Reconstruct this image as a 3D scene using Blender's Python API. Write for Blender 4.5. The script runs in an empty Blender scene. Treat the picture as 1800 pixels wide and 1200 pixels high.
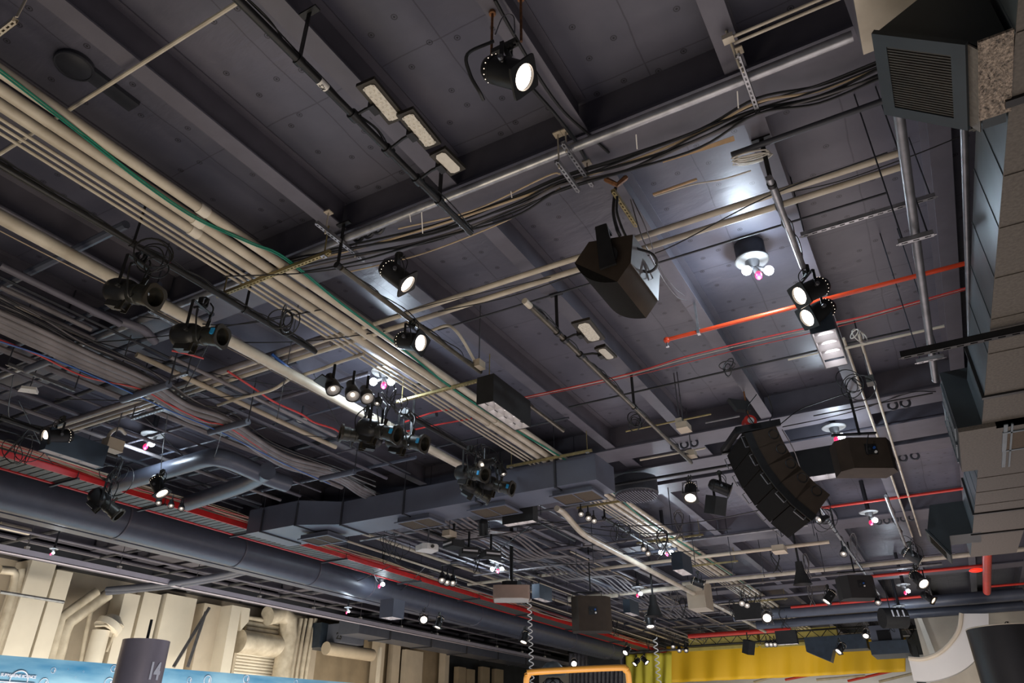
import bpy, bmesh, math, random
from mathutils import Vector, Matrix, Quaternion
random.seed(7)
R=math.radians; PI=math.pi
S=bpy.context.scene; COL=S.collection
# ---------------- camera -------------------------------------------------
CZ=1.6; F=1267.0; PITCH=R(29.5); YAW=R(29.8)
cd=bpy.data.cameras.new('camera'); cam=bpy.data.objects.new('camera',cd); COL.objects.link(cam)
cd.sensor_width=36; cd.lens=F/1800*36; cd.clip_end=200; cd.clip_start=.05
cam.location=(0,0,CZ); cam.rotation_euler=(R(90)+PITCH,0,YAW); S.camera=cam
cy,sy,cp,sp=math.cos(YAW),math.sin(YAW),math.cos(PITCH),math.sin(PITCH)
def ray(px,py):
    u=(px-900)/F; v=(600-py)/F; f=cp-v*sp; up=sp+v*cp
    return Vector((u*cy-f*sy, u*sy+f*cy, up))
def at(px,py,z):
    r=ray(px,py); t=(z-CZ)/r.z; return Vector((r.x*t,r.y*t,z))
def atY(px,py,Y):
    r=ray(px,py); t=Y/r.y; return Vector((r.x*t,Y,CZ+r.z*t))
def atX(px,py,X):
    r=ray(px,py); t=X/r.x; return Vector((X,r.y*t,CZ+r.z*t))
def Xat(px,Y,z):
    k=(px-900)/F; h=z-CZ
    return (k*(Y*cy*cp+h*sp)-Y*sy)/(cy+k*sy*cp)
def Yat(px,X,z):
    k=(px-900)/F; h=z-CZ
    return (X*cy-k*(-X*sy*cp+h*sp))/(k*cy*cp-sy)
def aimv(px,py,ang,c):
    """direction whose picture angle is ang (0 right, 90 up) and whose share towards the viewer is c"""
    t=-ray(px,py).normalized(); rt=Vector((cy,sy,0)); rt=(rt-t*rt.dot(t)).normalized(); up=t.cross(rt)
    s=math.sqrt(max(0,1-c*c)); return (rt*(s*math.cos(R(ang)))+up*(s*math.sin(R(ang)))+t*c).normalized()
# ---------------- materials ----------------------------------------------
MATS={}
def mat(name,col,rough=.6,metal=0,var=.15,scale=3.0,bump=0,bscale=30,emit=None,est=0,spec=.5,dirt=None):
    if name in MATS: return MATS[name]
    m=bpy.data.materials.new(name); m.use_nodes=True; nt=m.node_tree; N=nt.nodes; L=nt.links
    b=N['Principled BSDF']; b.inputs['Roughness'].default_value=rough; b.inputs['Metallic'].default_value=metal
    b.inputs['Specular IOR Level'].default_value=spec
    tc=N.new('ShaderNodeTexCoord'); nz=N.new('ShaderNodeTexNoise'); nz.inputs['Scale'].default_value=scale; nz.inputs['Detail'].default_value=5
    L.new(tc.outputs['Object'],nz.inputs['Vector'])
    rp=N.new('ShaderNodeValToRGB'); a=Vector(col)
    rp.color_ramp.elements[0].position=.3; rp.color_ramp.elements[1].position=.7
    d=Vector(dirt) if dirt else a*(1-var)
    rp.color_ramp.elements[0].color=(*d,1); rp.color_ramp.elements[1].color=(*(a*(1+var*.5)),1)
    L.new(nz.outputs['Fac'],rp.inputs['Fac']); L.new(rp.outputs['Color'],b.inputs['Base Color'])
    if bump:
        n2=N.new('ShaderNodeTexNoise'); n2.inputs['Scale'].default_value=bscale; L.new(tc.outputs['Object'],n2.inputs['Vector'])
        bp=N.new('ShaderNodeBump'); bp.inputs['Strength'].default_value=bump; bp.inputs['Distance'].default_value=.02
        L.new(n2.outputs['Fac'],bp.inputs['Height']); L.new(bp.outputs['Normal'],b.inputs['Normal'])
    if emit:
        b.inputs['Emission Color'].default_value=(*emit,1); b.inputs['Emission Strength'].default_value=est
        m.cycles.emission_sampling='NONE'
    MATS[name]=m; return m
def M(n): return MATS[n]
PAINT=(.098,.092,.112)
mat('paint',PAINT,.5,0,.12,2.5,.08,14)
mat('paint_steel',(.115,.108,.13),.45,0,.12,4,.05,20)
mat('paint_blue',(.085,.095,.125),.38,0,.12,4,.05,20)
mat('duct_paint',(.115,.125,.16),.4,0,.1,2,.03,12)
mat('dark_paint',(.035,.037,.045),.5,0,.2,5)
mat('galvanised',(.42,.42,.43),.38,.75,.35,6,.05,18)
mat('galv_dark',(.2,.2,.21),.4,.7,.3,6)
mat('teal_duct',(.022,.029,.032),.5,.2,.25,3,.05,9)
mat('duct_metal',(.12,.15,.165),.4,.5,.2,3,.04,8)
mat('brown_duct',(.095,.082,.066),.7,0,.3,40,.05,60)
mat('insulation',(.25,.20,.15),.6,.2,.85,60,.7,70)
mat('beige_pipe',(.60,.54,.43),.42,0,.12,3,.02,20,dirt=(.42,.36,.27))
mat('beige_box',(.50,.42,.31),.6,0,.1,3)
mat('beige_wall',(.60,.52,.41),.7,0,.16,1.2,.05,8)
mat('beige_panel',(.72,.66,.55),.6,0,.08,1.5)
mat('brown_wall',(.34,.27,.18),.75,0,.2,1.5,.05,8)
mat('brass_channel',(.36,.29,.13),.45,.5,.3,10)
mat('grey_pipe',(.2,.18,.18),.5,.1,.25,4)
mat('bronze_pipe',(.11,.095,.07),.38,.5,.4,8)
mat('black_metal',(.018,.018,.018),.42,.2,.3,8,spec=.4)
mat('black_matte',(.016,.016,.016),.7,0,.3,8)
mat('dark_bronze',(.045,.038,.027),.45,.4,.3,8)
mat('olive_metal',(.05,.05,.042),.4,.5,.4,12)
mat('lens_dark',(.02,.018,.012),.12,0,.3,5,spec=.8)
mat('rust',(.26,.11,.04),.7,.2,.5,25)
mat('red_pipe',(.62,.035,.02),.35,0,.12,4)
mat('orange_red',(.75,.07,.02),.32,0,.1,4)
mat('red_rail',(.60,.02,.02),.42,0,.2,4)
mat('tray_metal',(.12,.125,.115),.55,.3,.25,14)
mat('cable_black',(.012,.012,.012),.5,0,.2,5)
mat('cable_grey',(.11,.1,.1),.5,0,.2,5)
mat('cable_white',(.62,.58,.5),.5,0,.2,5)
mat('cable_tan',(.5,.38,.24),.5,0,.2,5)
mat('cable_green',(.01,.19,.12),.4,0,.2,5)
mat('cable_red',(.5,.03,.025),.45,0,.2,5)
mat('cable_blue',(.02,.09,.32),.45,0,.2,5)
mat('white_enamel',(.75,.76,.76),.35,0,.08,5)
mat('white_plastic',(.75,.72,.66),.45,0,.08,5)
mat('led_lens',(.66,.62,.52),.3,0,.1,20)
mat('led_dome',(.82,.78,.68),.2,0,.1,20)
mat('cabinet_black',(.014,.012,.011),.7,0,.2,5,.05,90)
mat('cabinet_brown',(.045,.032,.022),.75,0,.2,5,.08,120,spec=.25)
mat('cabinet_side_lit',(.2,.2,.205),.5,0,.15,5,.08,120)  # lighter grey, bulb light put into the wedge speaker's side colour
mat('cabinet_grey',(.15,.15,.155),.35,0,.15,5,.08,120)
mat('grille_cloth',(.012,.011,.010),.95,0,.2,50,.1,300,spec=.1)
mat('projector_tan',(.36,.25,.19),.5,0,.12,4)
mat('lit_warm',(1,.9,.8),.5,emit=(1,.82,.66),est=9)
mat('lit_dim',(1,.8,.6),.5,emit=(1,.72,.5),est=1.6)
mat('lit_spark',(1,.9,.8),.5,emit=(1,.8,.6),est=2.2)
mat('bulb_white',(1,1,1),.5,emit=(.85,.95,1),est=14)
mat('bulb_red',(.5,.01,.04),.3,emit=(1,.03,.12),est=1.1)
mat('downlight_glow',(1,1,1),.5,emit=(.93,.93,1),est=3.2)
mat('louvre_white',(.6,.58,.58),.4,0,.05,5)
mat('louvre_lit',(.85,.82,.82),.35,0,.05,5)
mat('red_lit',(.7,.02,.02),.4,emit=(1,.03,.01),est=1.0)
mat('rail_paint',(.42,.40,.47),.45,0,.1,3)
mat('filter_brown',(.075,.052,.03),.85,0,.25,40,.3,90)
mat('navy_steel',(.035,.05,.07),.42,.2,.25,5)
mat('blue_glass',(.04,.12,.25),.3,0,.4,5)
mat('blue_tape',(.02,.3,.6),.5)
mat('amber',(.45,.2,.04),.5)
mat('yellow_steel',(.42,.35,.1),.5,0,.2,4)
mat('orange_rail',(.75,.36,.06),.35,0,.15,4)
mat('column_grey',(.34,.31,.36),.35,.3,.15,1.2)
mat('column_black',(.035,.034,.036),.35,.3,.25,2)
mat('white_wall',(.62,.60,.58),.6,0,.06,1)
mat('floor_grey',(.4,.36,.34),.5,0,.15,1)
mat('wood_pale',(.6,.4,.22),.5,0,.2,10)
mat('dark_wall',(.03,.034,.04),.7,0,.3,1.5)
mat('white_letter',(.75,.78,.85),.5,0,.03,5)
mat('stem_grey',(.15,.15,.16),.5)
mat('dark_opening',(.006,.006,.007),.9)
# the painted, pinned insulation boards of the deck
def deck_mat():
    m=bpy.data.materials.new('deck_board'); m.use_nodes=True; nt=m.node_tree; N=nt.nodes; L=nt.links; b=N['Principled BSDF']
    def nd(t,**k):
        n=N.new(t)
        for a,v in k.items(): setattr(n,a,v)
        return n
    def mth(op,a,b2=None,c=None):
        n=nd('ShaderNodeMath',operation=op)
        for i,v in enumerate((a,b2,c)):
            if v is None: continue
            if isinstance(v,(int,float)): n.inputs[i].default_value=v
            else: L.new(v,n.inputs[i])
        return n.outputs[0]
    tc=nd('ShaderNodeTexCoord'); sx=nd('ShaderNodeSeparateXYZ'); L.new(tc.outputs['Object'],sx.inputs[0]); x,y=sx.outputs[0],sx.outputs[1]
    w=nd('ShaderNodeTexNoise'); w.inputs['Scale'].default_value=.8; w.inputs['Detail'].default_value=4; L.new(tc.outputs['Object'],w.inputs['Vector'])
    wob=mth('MULTIPLY',mth('SUBTRACT',w.outputs['Fac'],.5),.14)
    # seams: one along each bay's middle, cross seams every 1.22 m
    sxx=mth('ABSOLUTE',mth('SUBTRACT',mth('FRACT',mth('DIVIDE',mth('ADD',mth('ADD',x,wob),21.21),.775)),.5))
    syy=mth('ABSOLUTE',mth('SUBTRACT',mth('FRACT',mth('DIVIDE',mth('ADD',mth('ADD',y,wob),.4),1.22)),.5))
    s1=mth('GREATER_THAN',sxx,.4905); s2=mth('GREATER_THAN',syy,.494); seam=mth('MAXIMUM',s1,s2)
    # pins
    gx=mth('DIVIDE',x,.31); gy=mth('DIVIDE',y,.41)
    cxy=nd('ShaderNodeCombineXYZ'); L.new(mth('FLOOR',gx),cxy.inputs[0]); L.new(mth('FLOOR',gy),cxy.inputs[1])
    wn=nd('ShaderNodeTexWhiteNoise',noise_dimensions='3D'); L.new(cxy.outputs[0],wn.inputs['Vector']); sc=nd('ShaderNodeSeparateXYZ'); L.new(wn.outputs['Color'],sc.inputs[0])
    dx=mth('MULTIPLY',mth('SUBTRACT',mth('SUBTRACT',mth('FRACT',gx),.5),mth('MULTIPLY',mth('SUBTRACT',sc.outputs[0],.5),.5)),.31)
    dy=mth('MULTIPLY',mth('SUBTRACT',mth('SUBTRACT',mth('FRACT',gy),.5),mth('MULTIPLY',mth('SUBTRACT',sc.outputs[1],.5),.5)),.41)
    d=mth('SQRT',mth('ADD',mth('MULTIPLY',dx,dx),mth('MULTIPLY',dy,dy)))
    ring=mth('LESS_THAN',mth('ABSOLUTE',mth('SUBTRACT',d,.026)),.006); dot=mth('LESS_THAN',d,.012)
    keep=mth('GREATER_THAN',sc.outputs[2],.28)
    mark=mth('MULTIPLY',mth('MAXIMUM',mth('MULTIPLY',ring,.75),dot),keep)
    n2=nd('ShaderNodeTexNoise'); n2.inputs['Scale'].default_value=.9; n2.inputs['Detail'].default_value=6; n2.inputs['Roughness'].default_value=.6
    L.new(tc.outputs['Object'],n2.inputs['Vector'])
    rp=nd('ShaderNodeValToRGB'); e=rp.color_ramp.elements; e[0].position=.3; e[1].position=.72
    e[0].color=(.084,.085,.112,1); e[1].color=(.132,.127,.158,1); L.new(n2.outputs['Fac'],rp.inputs['Fac'])
    mx=nd('ShaderNodeMixRGB'); mx.inputs[2].default_value=(.018,.017,.021,1); L.new(rp.outputs['Color'],mx.inputs[1])
    L.new(mth('MINIMUM',mth('ADD',mth('MULTIPLY',mark,.95),mth('MULTIPLY',seam,.42)),1),mx.inputs[0]); L.new(mx.outputs[0],b.inputs['Base Color'])
    # wrinkles
    mp=nd('ShaderNodeMapping'); mp.inputs['Scale'].default_value=(.9,2.2,1); mp.inputs['Rotation'].default_value=(0,0,.5); L.new(tc.outputs['Object'],mp.inputs['Vector'])
    n3=nd('ShaderNodeTexNoise'); n3.inputs['Scale'].default_value=1.9; n3.inputs['Detail'].default_value=5; n3.inputs['Distortion'].default_value=.4; L.new(mp.outputs[0],n3.inputs['Vector'])
    n4=nd('ShaderNodeTexNoise'); n4.inputs['Scale'].default_value=.45; L.new(tc.outputs['Object'],n4.inputs['Vector']); n5=nd('ShaderNodeTexNoise'); n5.inputs['Scale'].default_value=26; n5.inputs['Detail'].default_value=3; L.new(tc.outputs['Object'],n5.inputs['Vector'])
    msk=mth('MAXIMUM',mth('MULTIPLY',mth('SUBTRACT',n4.outputs['Fac'],.44),7),.12); wr=mth('ADD',mth('MULTIPLY',n3.outputs['Fac'],mth('MINIMUM',msk,1.3)),mth('MULTIPLY',n5.outputs['Fac'],.035))
    hgt=mth('SUBTRACT',wr,mth('ADD',mth('MULTIPLY',seam,.12),mth('MULTIPLY',mark,.1)))
    bp=nd('ShaderNodeBump'); bp.inputs['Strength'].default_value=.45; bp.inputs['Distance'].default_value=.045; L.new(hgt,bp.inputs['Height']); L.new(bp.outputs['Normal'],b.inputs['Normal'])
    b.inputs['Roughness'].default_value=.4; MATS['deck']=m
deck_mat()
# ---------------- mesh builder -------------------------------------------
def frame(d,up=None):
    d=Vector(d).normalized(); up=Vector(up or (0,0,1))
    if abs(d.dot(up))>.98: up=Vector((0,1,0)) if abs(d.y)<.9 else Vector((1,0,0))
    x=up.cross(d).normalized(); y=d.cross(x); return x,y,d
class G:
    def __init__(s): s.v=[]; s.f=[]
    def add(s,v,f):
        n=len(s.v); s.v+= [tuple(p) for p in v]; s.f+=[tuple(i+n for i in q) for q in f]; return s
    def box(s,c,d,m=None):
        c=Vector(c); v=[]
        for z in (-.5,.5):
            for y in (-.5,.5):
                for x in (-.5,.5):
                    p=Vector((x*d[0],y*d[1],z*d[2])); v.append((m@p if m else p)+c)
        return s.add(v,[(0,2,3,1),(4,5,7,6),(0,1,5,4),(2,6,7,3),(0,4,6,2),(1,3,7,5)])
    def bb(s,a,b):
        return s.box([(a[i]+b[i])/2 for i in range(3)],[abs(b[i]-a[i]) for i in range(3)])
    def tube(s,pts,r,n=8,cap=True,rr=None):
        pts=[Vector(p) for p in pts]; v=[]; f=[]; x=None
        for i,p in enumerate(pts):
            a=pts[max(i-1,0)]; b=pts[min(i+1,len(pts)-1)]; d=(b-a)
            d=d.normalized() if d.length>1e-9 else Vector((0,0,1))
            if x is None: x,y,_=frame(d)
            else:
                x=(x-d*x.dot(d)); x=x.normalized() if x.length>1e-6 else frame(d)[0]; y=d.cross(x)
            q=rr[i] if rr else r
            for k in range(n): t=2*PI*k/n; v.append(p+x*(q*math.cos(t))+y*(q*math.sin(t)))
        for i in range(len(pts)-1):
            for k in range(n):
                a=i*n+k; b=i*n+(k+1)%n; f.append((a,b,b+n,a+n))
        if cap: f.append(tuple(range(n))[::-1]); f.append(tuple((len(pts)-1)*n+k for k in range(n)))
        return s.add(v,f)
    def cyl(s,a,b,r,n=16,r2=None): return s.tube([a,b],r,n,True,[r,r if r2 is None else r2])
    def lathe(s,prof,n=24,m=None,close=False):
        v=[];f=[]
        for (r,z) in prof:
            for k in range(n): t=2*PI*k/n; p=Vector((r*math.cos(t),r*math.sin(t),z)); v.append(m@p if m else p)
        for i in range(len(prof)-1):
            for k in range(n): a=i*n+k; b=i*n+(k+1)%n; f.append((a,b,b+n,a+n))
        if not close: f.append(tuple(range(n))[::-1]); f.append(tuple((len(prof)-1)*n+k for k in range(n)))
        return s.add(v,f)
    def prism(s,poly,a,b):
        """poly: list of 3-D points; swept from offset a to offset b"""
        a=Vector(a); b=Vector(b); n=len(poly); P=[Vector(p) for p in poly]
        v=[p+a for p in P]+[p+b for p in P]
        f=[tuple(range(n))[::-1],tuple(range(n,2*n))]+[(i,(i+1)%n,(i+1)%n+n,i+n) for i in range(n)]
        return s.add(v,f)
    def torus(s,c,R_,r,n=20,k=6,axis=(0,0,1)):
        x,y,z=frame(axis); c=Vector(c)
        pts=[c+x*(R_*math.cos(2*PI*i/n))+y*(R_*math.sin(2*PI*i/n)) for i in range(n+1)]
        return s.tube(pts,r,k,False)
    def sphere(s,c,r,n=12,m=8,sq=(1,1,1)):
        c=Vector(c); v=[];f=[]
        for i in range(m+1):
            a=PI*i/m
            for k in range(n): t=2*PI*k/n; v.append(c+Vector((r*math.sin(a)*math.cos(t)*sq[0],r*math.sin(a)*math.sin(t)*sq[1],r*math.cos(a)*sq[2])))
        for i in range(m):
            for k in range(n): a=i*n+k; b=i*n+(k+1)%n; f.append((a,a+n,b+n,b))
        return s.add(v,f)
    def mesh(s,name,m,sharp=38):
        me=bpy.data.meshes.new(name); me.from_pydata([tuple(p) for p in s.v],[],s.f); me.update()
        bm=bmesh.new(); bm.from_mesh(me); bmesh.ops.recalc_face_normals(bm,faces=bm.faces); bm.to_mesh(me); bm.free()
        me.materials.append(M(m) if isinstance(m,str) else m)
        for p in me.polygons: p.use_smooth=True
        me.set_sharp_from_angle(angle=R(sharp)); return me
    def build(s,name,m,parent=None,local=False,sharp=38):
        if not local:
            c=Vector([(min(p[i] for p in s.v)+max(p[i] for p in s.v))/2 for i in range(3)])
            s.v=[(p[0]-c.x,p[1]-c.y,p[2]-c.z) for p in s.v]
        me=s.mesh(name,m,sharp); o=bpy.data.objects.new(name,me); COL.objects.link(o)
        if parent is not None:
            o.parent=parent
            if not local: o.location=c-WL[parent.name]
        elif not local: o.location=c
        WL[o.name]=Vector(c) if not local else Vector((0,0,0))
        return o
WL={}
def tag(o,label=None,cat=None,group=None,kind=None):
    if label: o['label']=label
    if cat: o['category']=cat
    if group: o['group']=group
    if kind: o['kind']=kind
    return o
def thing(name,label,cat,loc=(0,0,0),group=None):
    o=bpy.data.objects.new(name,None); COL.objects.link(o); o.location=loc; o.empty_display_size=.1
    WL[o.name]=Vector(loc); return tag(o,label,cat,group)
def inst(name,me,parent,loc=(0,0,0),q=None,sc=1):
    o=bpy.data.objects.new(name,me); COL.objects.link(o); o.parent=parent; o.location=loc
    if q is not None: o.rotation_mode='QUATERNION'; o.rotation_quaternion=q
    o.scale=(sc,sc,sc); return o
def struct(g,name,m): return tag(g.build(name,m),kind='structure')
# sagging line through points
def sag(pts,s=.0,n=8,wob=0):
    out=[]; pts=[Vector(p) for p in pts]
    for i in range(len(pts)-1):
        a,b=pts[i],pts[i+1]
        for k in range(n):
            t=k/n; p=a.lerp(b,t); p.z-=s*4*t*(1-t)*(b-a).length
            if wob and 0<k: p+=Vector((random.uniform(-wob,wob),random.uniform(-wob,wob),random.uniform(-wob,wob)))
            out.append(p)
    out.append(pts[-1]); return out
def smooth(pts,n=6):
    P=[Vector(p) for p in pts]; P=[P[0]*2-P[1]]+P+[P[-1]*2-P[-2]]; out=[]
    for i in range(1,len(P)-2):
        for k in range(n):
            t=k/n; a,b,c,d=P[i-1],P[i],P[i+1],P[i+2]
            out.append(.5*((2*b)+(c-a)*t+(2*a-5*b+4*c-d)*t*t+(3*b-a-3*c+d)*t**3))
    out.append(P[-2]); return out
def cable(label,pts,r=.008,m='cable_black',group=None,name='cable',cat='cable',s=0,n=6,sm=True,wob=0):
    """pts: (px,py,z) picture points put at their real height, or Vectors"""
    P=[at(*p) if not isinstance(p,Vector) else p for p in pts]
    P=smooth(P) if (sm and len(P)>2) else (sag(P,s,8,wob) if (s or wob) else P)
    o=G().tube(P,r,n).build(name,m); return tag(o,label,cat,group)
def pipeB(label,p1,p2,z,r,m,name='conduit',cat='pipe',group=None,x0=None,x1=None,n=12,yo=0,parent=None):
    a=at(*p1,z); b=at(*p2,z); Y=(a.y+b.y)/2+yo
    X0=Xat(p1[0],Y,z) if x0 is None else x0; X1=Xat(p2[0],Y,z) if x1 is None else x1
    o=G().cyl((X0,Y,z),(X1,Y,z),r,n).build(name,m,parent)
    return tag(o,label,cat,group) if parent is None else o
def pipeA(label,p1,p2,z,r,m,name='conduit',cat='pipe',group=None,y0=None,y1=None,n=12,xo=0,parent=None):
    a=at(*p1,z); b=at(*p2,z); X=(a.x+b.x)/2+xo
    Y0=Yat(p1[0],X,z) if y0 is None else y0; Y1=Yat(p2[0],X,z) if y1 is None else y1
    o=G().cyl((X,Y0,z),(X,Y1,z),r,n).build(name,m,parent)
    return tag(o,label,cat,group) if parent is None else o
DECK=7.35; BEAM=6.9
# ---------------- the room shell -----------------------------------------
XL,XR,YB,YN=-26.5,6.0,46.0,-4.0
struct(G().bb((XL,YN,DECK),(XR,YB,DECK+.25)),'ceiling','deck')
struct(G().bb((XL,YN,-.1),(XR,YB,0)),'floor','floor_grey')
gird=[(-3.3,-2.6),(4.85,5.5),(12.95,13.62),(14.35,15.3),(15.55,16.2),(20.7,21.7),(28.8,29.6),(36.8,37.6)]
def ibeam(a,b,w,axis,z=BEAM,top=DECK):
    g=G(); lo,hi=a,b
    if axis=='y':
        x,y0=a; y1=b; g.bb((x-w/2,y0,z),(x+w/2,y1,z+.02)); g.bb((x-.012,y0,z+.02),(x+.012,y1,top-.02)); g.bb((x-w/2,y0,top-.02),(x+w/2,y1,top))
    return g
bays=[(YN,-3.3),(-2.6,4.85),(5.5,12.95),(16.2,20.7),(21.7,28.8),(29.6,36.8),(37.6,YB)]
bx=[-.46-1.55*k for k in range(-3,17)]
for (y0,y1) in bays[1:]:
    for x in bx:
        if x<XL+.5 or x>XR-.3: continue
        struct(ibeam((x,y0),y1,.2,'y'),'beam','paint_steel')
for i,(y0,y1) in enumerate(gird):
    g=G(); g.bb((XL,y0,BEAM-.03),(XR,y1,BEAM)); g.bb((XL,y0+.05,BEAM),(XR,y0+.09,DECK)); g.bb((XL,y1-.09,BEAM),(XR,y1-.05,DECK))
    struct(g,'girder','paint_steel')
for x in bx:   # short stubs between the paired girders
    if XL+.5<x<XR-.3: struct(G().bb((x-.14,13.62,BEAM+.01),(x+.14,14.35,BEAM+.03)),'beam','paint_steel')
# ======================= conduits on trapezes =============================
CX=[-5.81,-6.01,-6.19]; SX=[-6.31,-6.40,-6.49]
for i,x in enumerate(CX):
    w=['nearest the green cable','middle','next to the thin conduits'][i]
    g=G().cyl((x,.3,6.575),(x,43,6.575),.056,14)
    o=tag(g.build('conduit','beige_pipe'),'thick beige conduit on brass trapezes, %s of the three thick ones'%w,'pipe','thick beige conduits on the trapezes')
    for y in (3.55+.1*i,9.9+.05*i,17.1,24.4): G().cyl((x,y-.06,6.575),(x,y+.06,6.575),.064,14).build('coupling','beige_panel' if y<4 else 'beige_pipe',o)
for i,x in enumerate(SX):
    w=['beside the thick conduits','middle','outermost'][i]
    tag(G().cyl((x,.3,6.536),(x,43,6.536),.017,8).build('thin_conduit','beige_pipe'),'thin beige conduit along the trapezes, %s of the three thin ones'%w,'pipe','thin beige conduits on the trapezes')
P=[(-30,105,6.5),(30,150,6.5),(150,243,6.5),(255,325,6.5),(345,385,6.5),(440,428,6.5),(500,455,6.53)]
for k in (0,1):
    pts=[at(*p)+Vector((.02*k,0,.01*k)) for p in P]
    pts+= [Vector((x+.02*k,y,6.5)) for x,y in ((-5.70,5.6),(-5.75,6.9),(-5.85,8.1),(-5.86,9.2),(-5.82,10.5),(-5.74,11.9),(-5.72,14.2),(-5.9,17),(-5.8,21),(-5.75,27))]
    cable('green cable snaking over the beige conduits, %s of the pair'%('upper','lower')[k],pts,.009,'cable_green','green cables over the conduits')
def channel(x0,x1,y,z,w=.045,h=.045,pitch=.055,axis='x',side=True):
    """slotted strut: two side rails and rungs so that the slots are real openings"""
    g=G(); n=max(2,int(abs(x1-x0)/pitch)); t=.01
    def b(a0,a1,c0,c1,z0,z1):
        if axis=='x': g.bb((a0,y+c0,z0),(a1,y+c1,z1))
        else: g.bb((y+c0,a0,z0),(y+c1,a1,z1))
    b(x0,x1,-w/2,-w/2+.003,z,z+h); b(x0,x1,w/2-.003,w/2,z,z+h)
    b(x0,x1,-w/2,-w*.17,z,z+.003); b(x0,x1,w*.17,w/2,z,z+.003)
    b(x0,x1,-w/2,w/2,z+h-.003,z+h)
    for i in range(n+1):
        a=x0+(x1-x0)*i/n; b(a-pitch*.24,a+pitch*.24,-w*.17,w*.17,z,z+.003)
    # pierced near face
    return g
ty=[4.7,8.3,11.85,15.1,18.9,22.4,26,29.5,33,36.5]
tw=['crossing the conduits beside the galvanised pipe','above the small spotlight cluster','beside the rectangular duct','just beyond the rectangular duct']
for i,y in enumerate(ty):
    lab='brass slotted trapeze carrying the beige conduits, '+(tw[i] if i<4 else 'number %d away from the duct'%(i-3) if 0 else ['two beyond the rectangular duct','three beyond the rectangular duct','near the small louvred light','far down the hall','very far down the hall','last before the yellow curtain'][i-4])
    t=thing('conduit_trapeze',lab,'bracket',(-5.98,y,6.47),'brass trapezes under the beige conduits')
    channel(-6.9,-5.06,y,6.472).build('channel','brass_channel',t)
    for x in (-6.8,-5.15):
        G().cyl((x,y,6.44),(x,y,DECK),.009,6).build('threaded_rod','brass_channel',t)
        G().bb((x-.03,y-.03,6.455),(x+.03,y+.03,6.468)).build('washer_plate','galvanised',t)
# ======================= galvanised pipe and its brackets =================
p=pipeB('long galvanised pipe crossing below the first girder','' or (250,575),(1500,40),6.72,.048,'galvanised',name='steel_pipe',x0=-13.5,x1=.48,n=16)
GY=p.location.y
def strut_hanger(label,x,y0,y1,z,rods,m='galvanised',axis='y',zt=BEAM-.03):
    t=thing('strut_bracket',label,'bracket',(x,(y0+y1)/2,z))
    channel(y0,y1,x,z,axis='y').build('channel',m,t)
    for y in rods:
        G().cyl((x,y,z-.03),(x,y,zt),.009,6).build('threaded_rod','beige_pipe',t)
        G().bb((x-.04,y-.04,zt-.015),(x+.04,y+.04,zt)).build('clamp_plate','beige_box',t)
    return t
X=at(600,440,6.62).x
strut_hanger('slotted grey bracket holding the galvanised pipe beside the conduits',at(575,430,6.62).x+.15,GY-.45,GY+.35,6.62,(GY-.3,GY+.2),zt=BEAM)
strut_hanger('slotted bracket on the galvanised pipe above the speaker',at(990,255,6.62).x,GY-.18,GY+.5,6.62,(GY-.1,GY+.4))
strut_hanger('slotted bracket holding galvanised pipe right of the top spotlight',at(1308,130,6.62).x,GY-.35,GY+.35,6.62,(GY-.2,))
strut_hanger('lower slotted bracket clamping the black cable bundle',at(1000,315,6.45).x,at(968,290,6.45).y,at(1010,340,6.45).y,6.45,(at(968,290,6.45).y+.05,))
# twin beige conduits
for k in (0,1):
    pipeB('long beige conduit across the hall, %s of the pair under the speaker clamp'%('upper','lower')[k],(240,740),(1577,207+k*18),6.6,.036,'beige_pipe',group='pair of long beige conduits',x0=-13.4,x1=.72,yo=(-.02,.13)[k]+.0)
tag(G().cyl((-.75,5.68,6.72),(.7,5.68,6.72),.03,12).build('conduit','dark_paint'),'dark painted conduit just above the pair of beige ones','pipe')
# beige/grey conduits of the left, same direction
for k,(m,yo) in enumerate((('grey_pipe',.34),('grey_pipe',.5))):
    tag(G().cyl((-13.4,5.9+yo,6.58),(-6.6,5.9+yo,6.58),.045,12).build('conduit',m),'grey conduit beside the beige pair at left, %s one'%('near','far')[k],'pipe','grey conduits beside the beige pair')
# deck-hugging dark conduits across each bay
bandY=[(2.1,-1.5),(6.9,-.2),(9.85,0),(11.1,0)]
pipeB('thin dark conduit strapped across the boards behind the wedge speaker',(770,553),(1560,372),6.86,.014,'dark_paint')
pipeB('black cable run across the boards below the red cables',(1000,730),(1600,560),6.84,.016,'cable_black',name='cable',cat='cable')
# ---------------- black cable bundle along girder -------------------------
for k in range(9):
    r=random.Random(k); pts=[]
    base=[(455,478),(600,445),(760,412),(900,365),(985,325),(1100,290),(1230,238),(1330,190),(1440,165),(1555,120)]
    for j,(a,b) in enumerate(base):
        pts.append((a,b+(k-4)*3.6+r.uniform(-7,7),6.68-.012*k))
    m='cable_black' if k not in (2,6) else ('cable_tan' if k==2 else 'cable_grey')
    cable('%s cable in the loose bundle along the first girder'%({'cable_black':'black','cable_tan':'tan','cable_grey':'grey'}[m]),pts,.009 if k%2 else .013,m,'loose cable bundle along the first girder')
for k,(pts,l) in enumerate([([(700,402),(830,370),(960,310),(985,305)],'thin pale cable curving up toward the slotted brackets'),
    ([(605,480),(745,445),(900,383),(985,330)],'pale cable under the black bundle beside the beige pair')]): cable(l,[(a,b,6.62) for a,b in pts],.009,'cable_tan')
cable('thin black cable slung from small spotlight to the right',[(770,548,6.3),(900,520,6.4),(1050,470,6.5),(1165,440,6.5),(1350,345,6.5),(1560,268,6.55)],.007,'cable_black')
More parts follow.
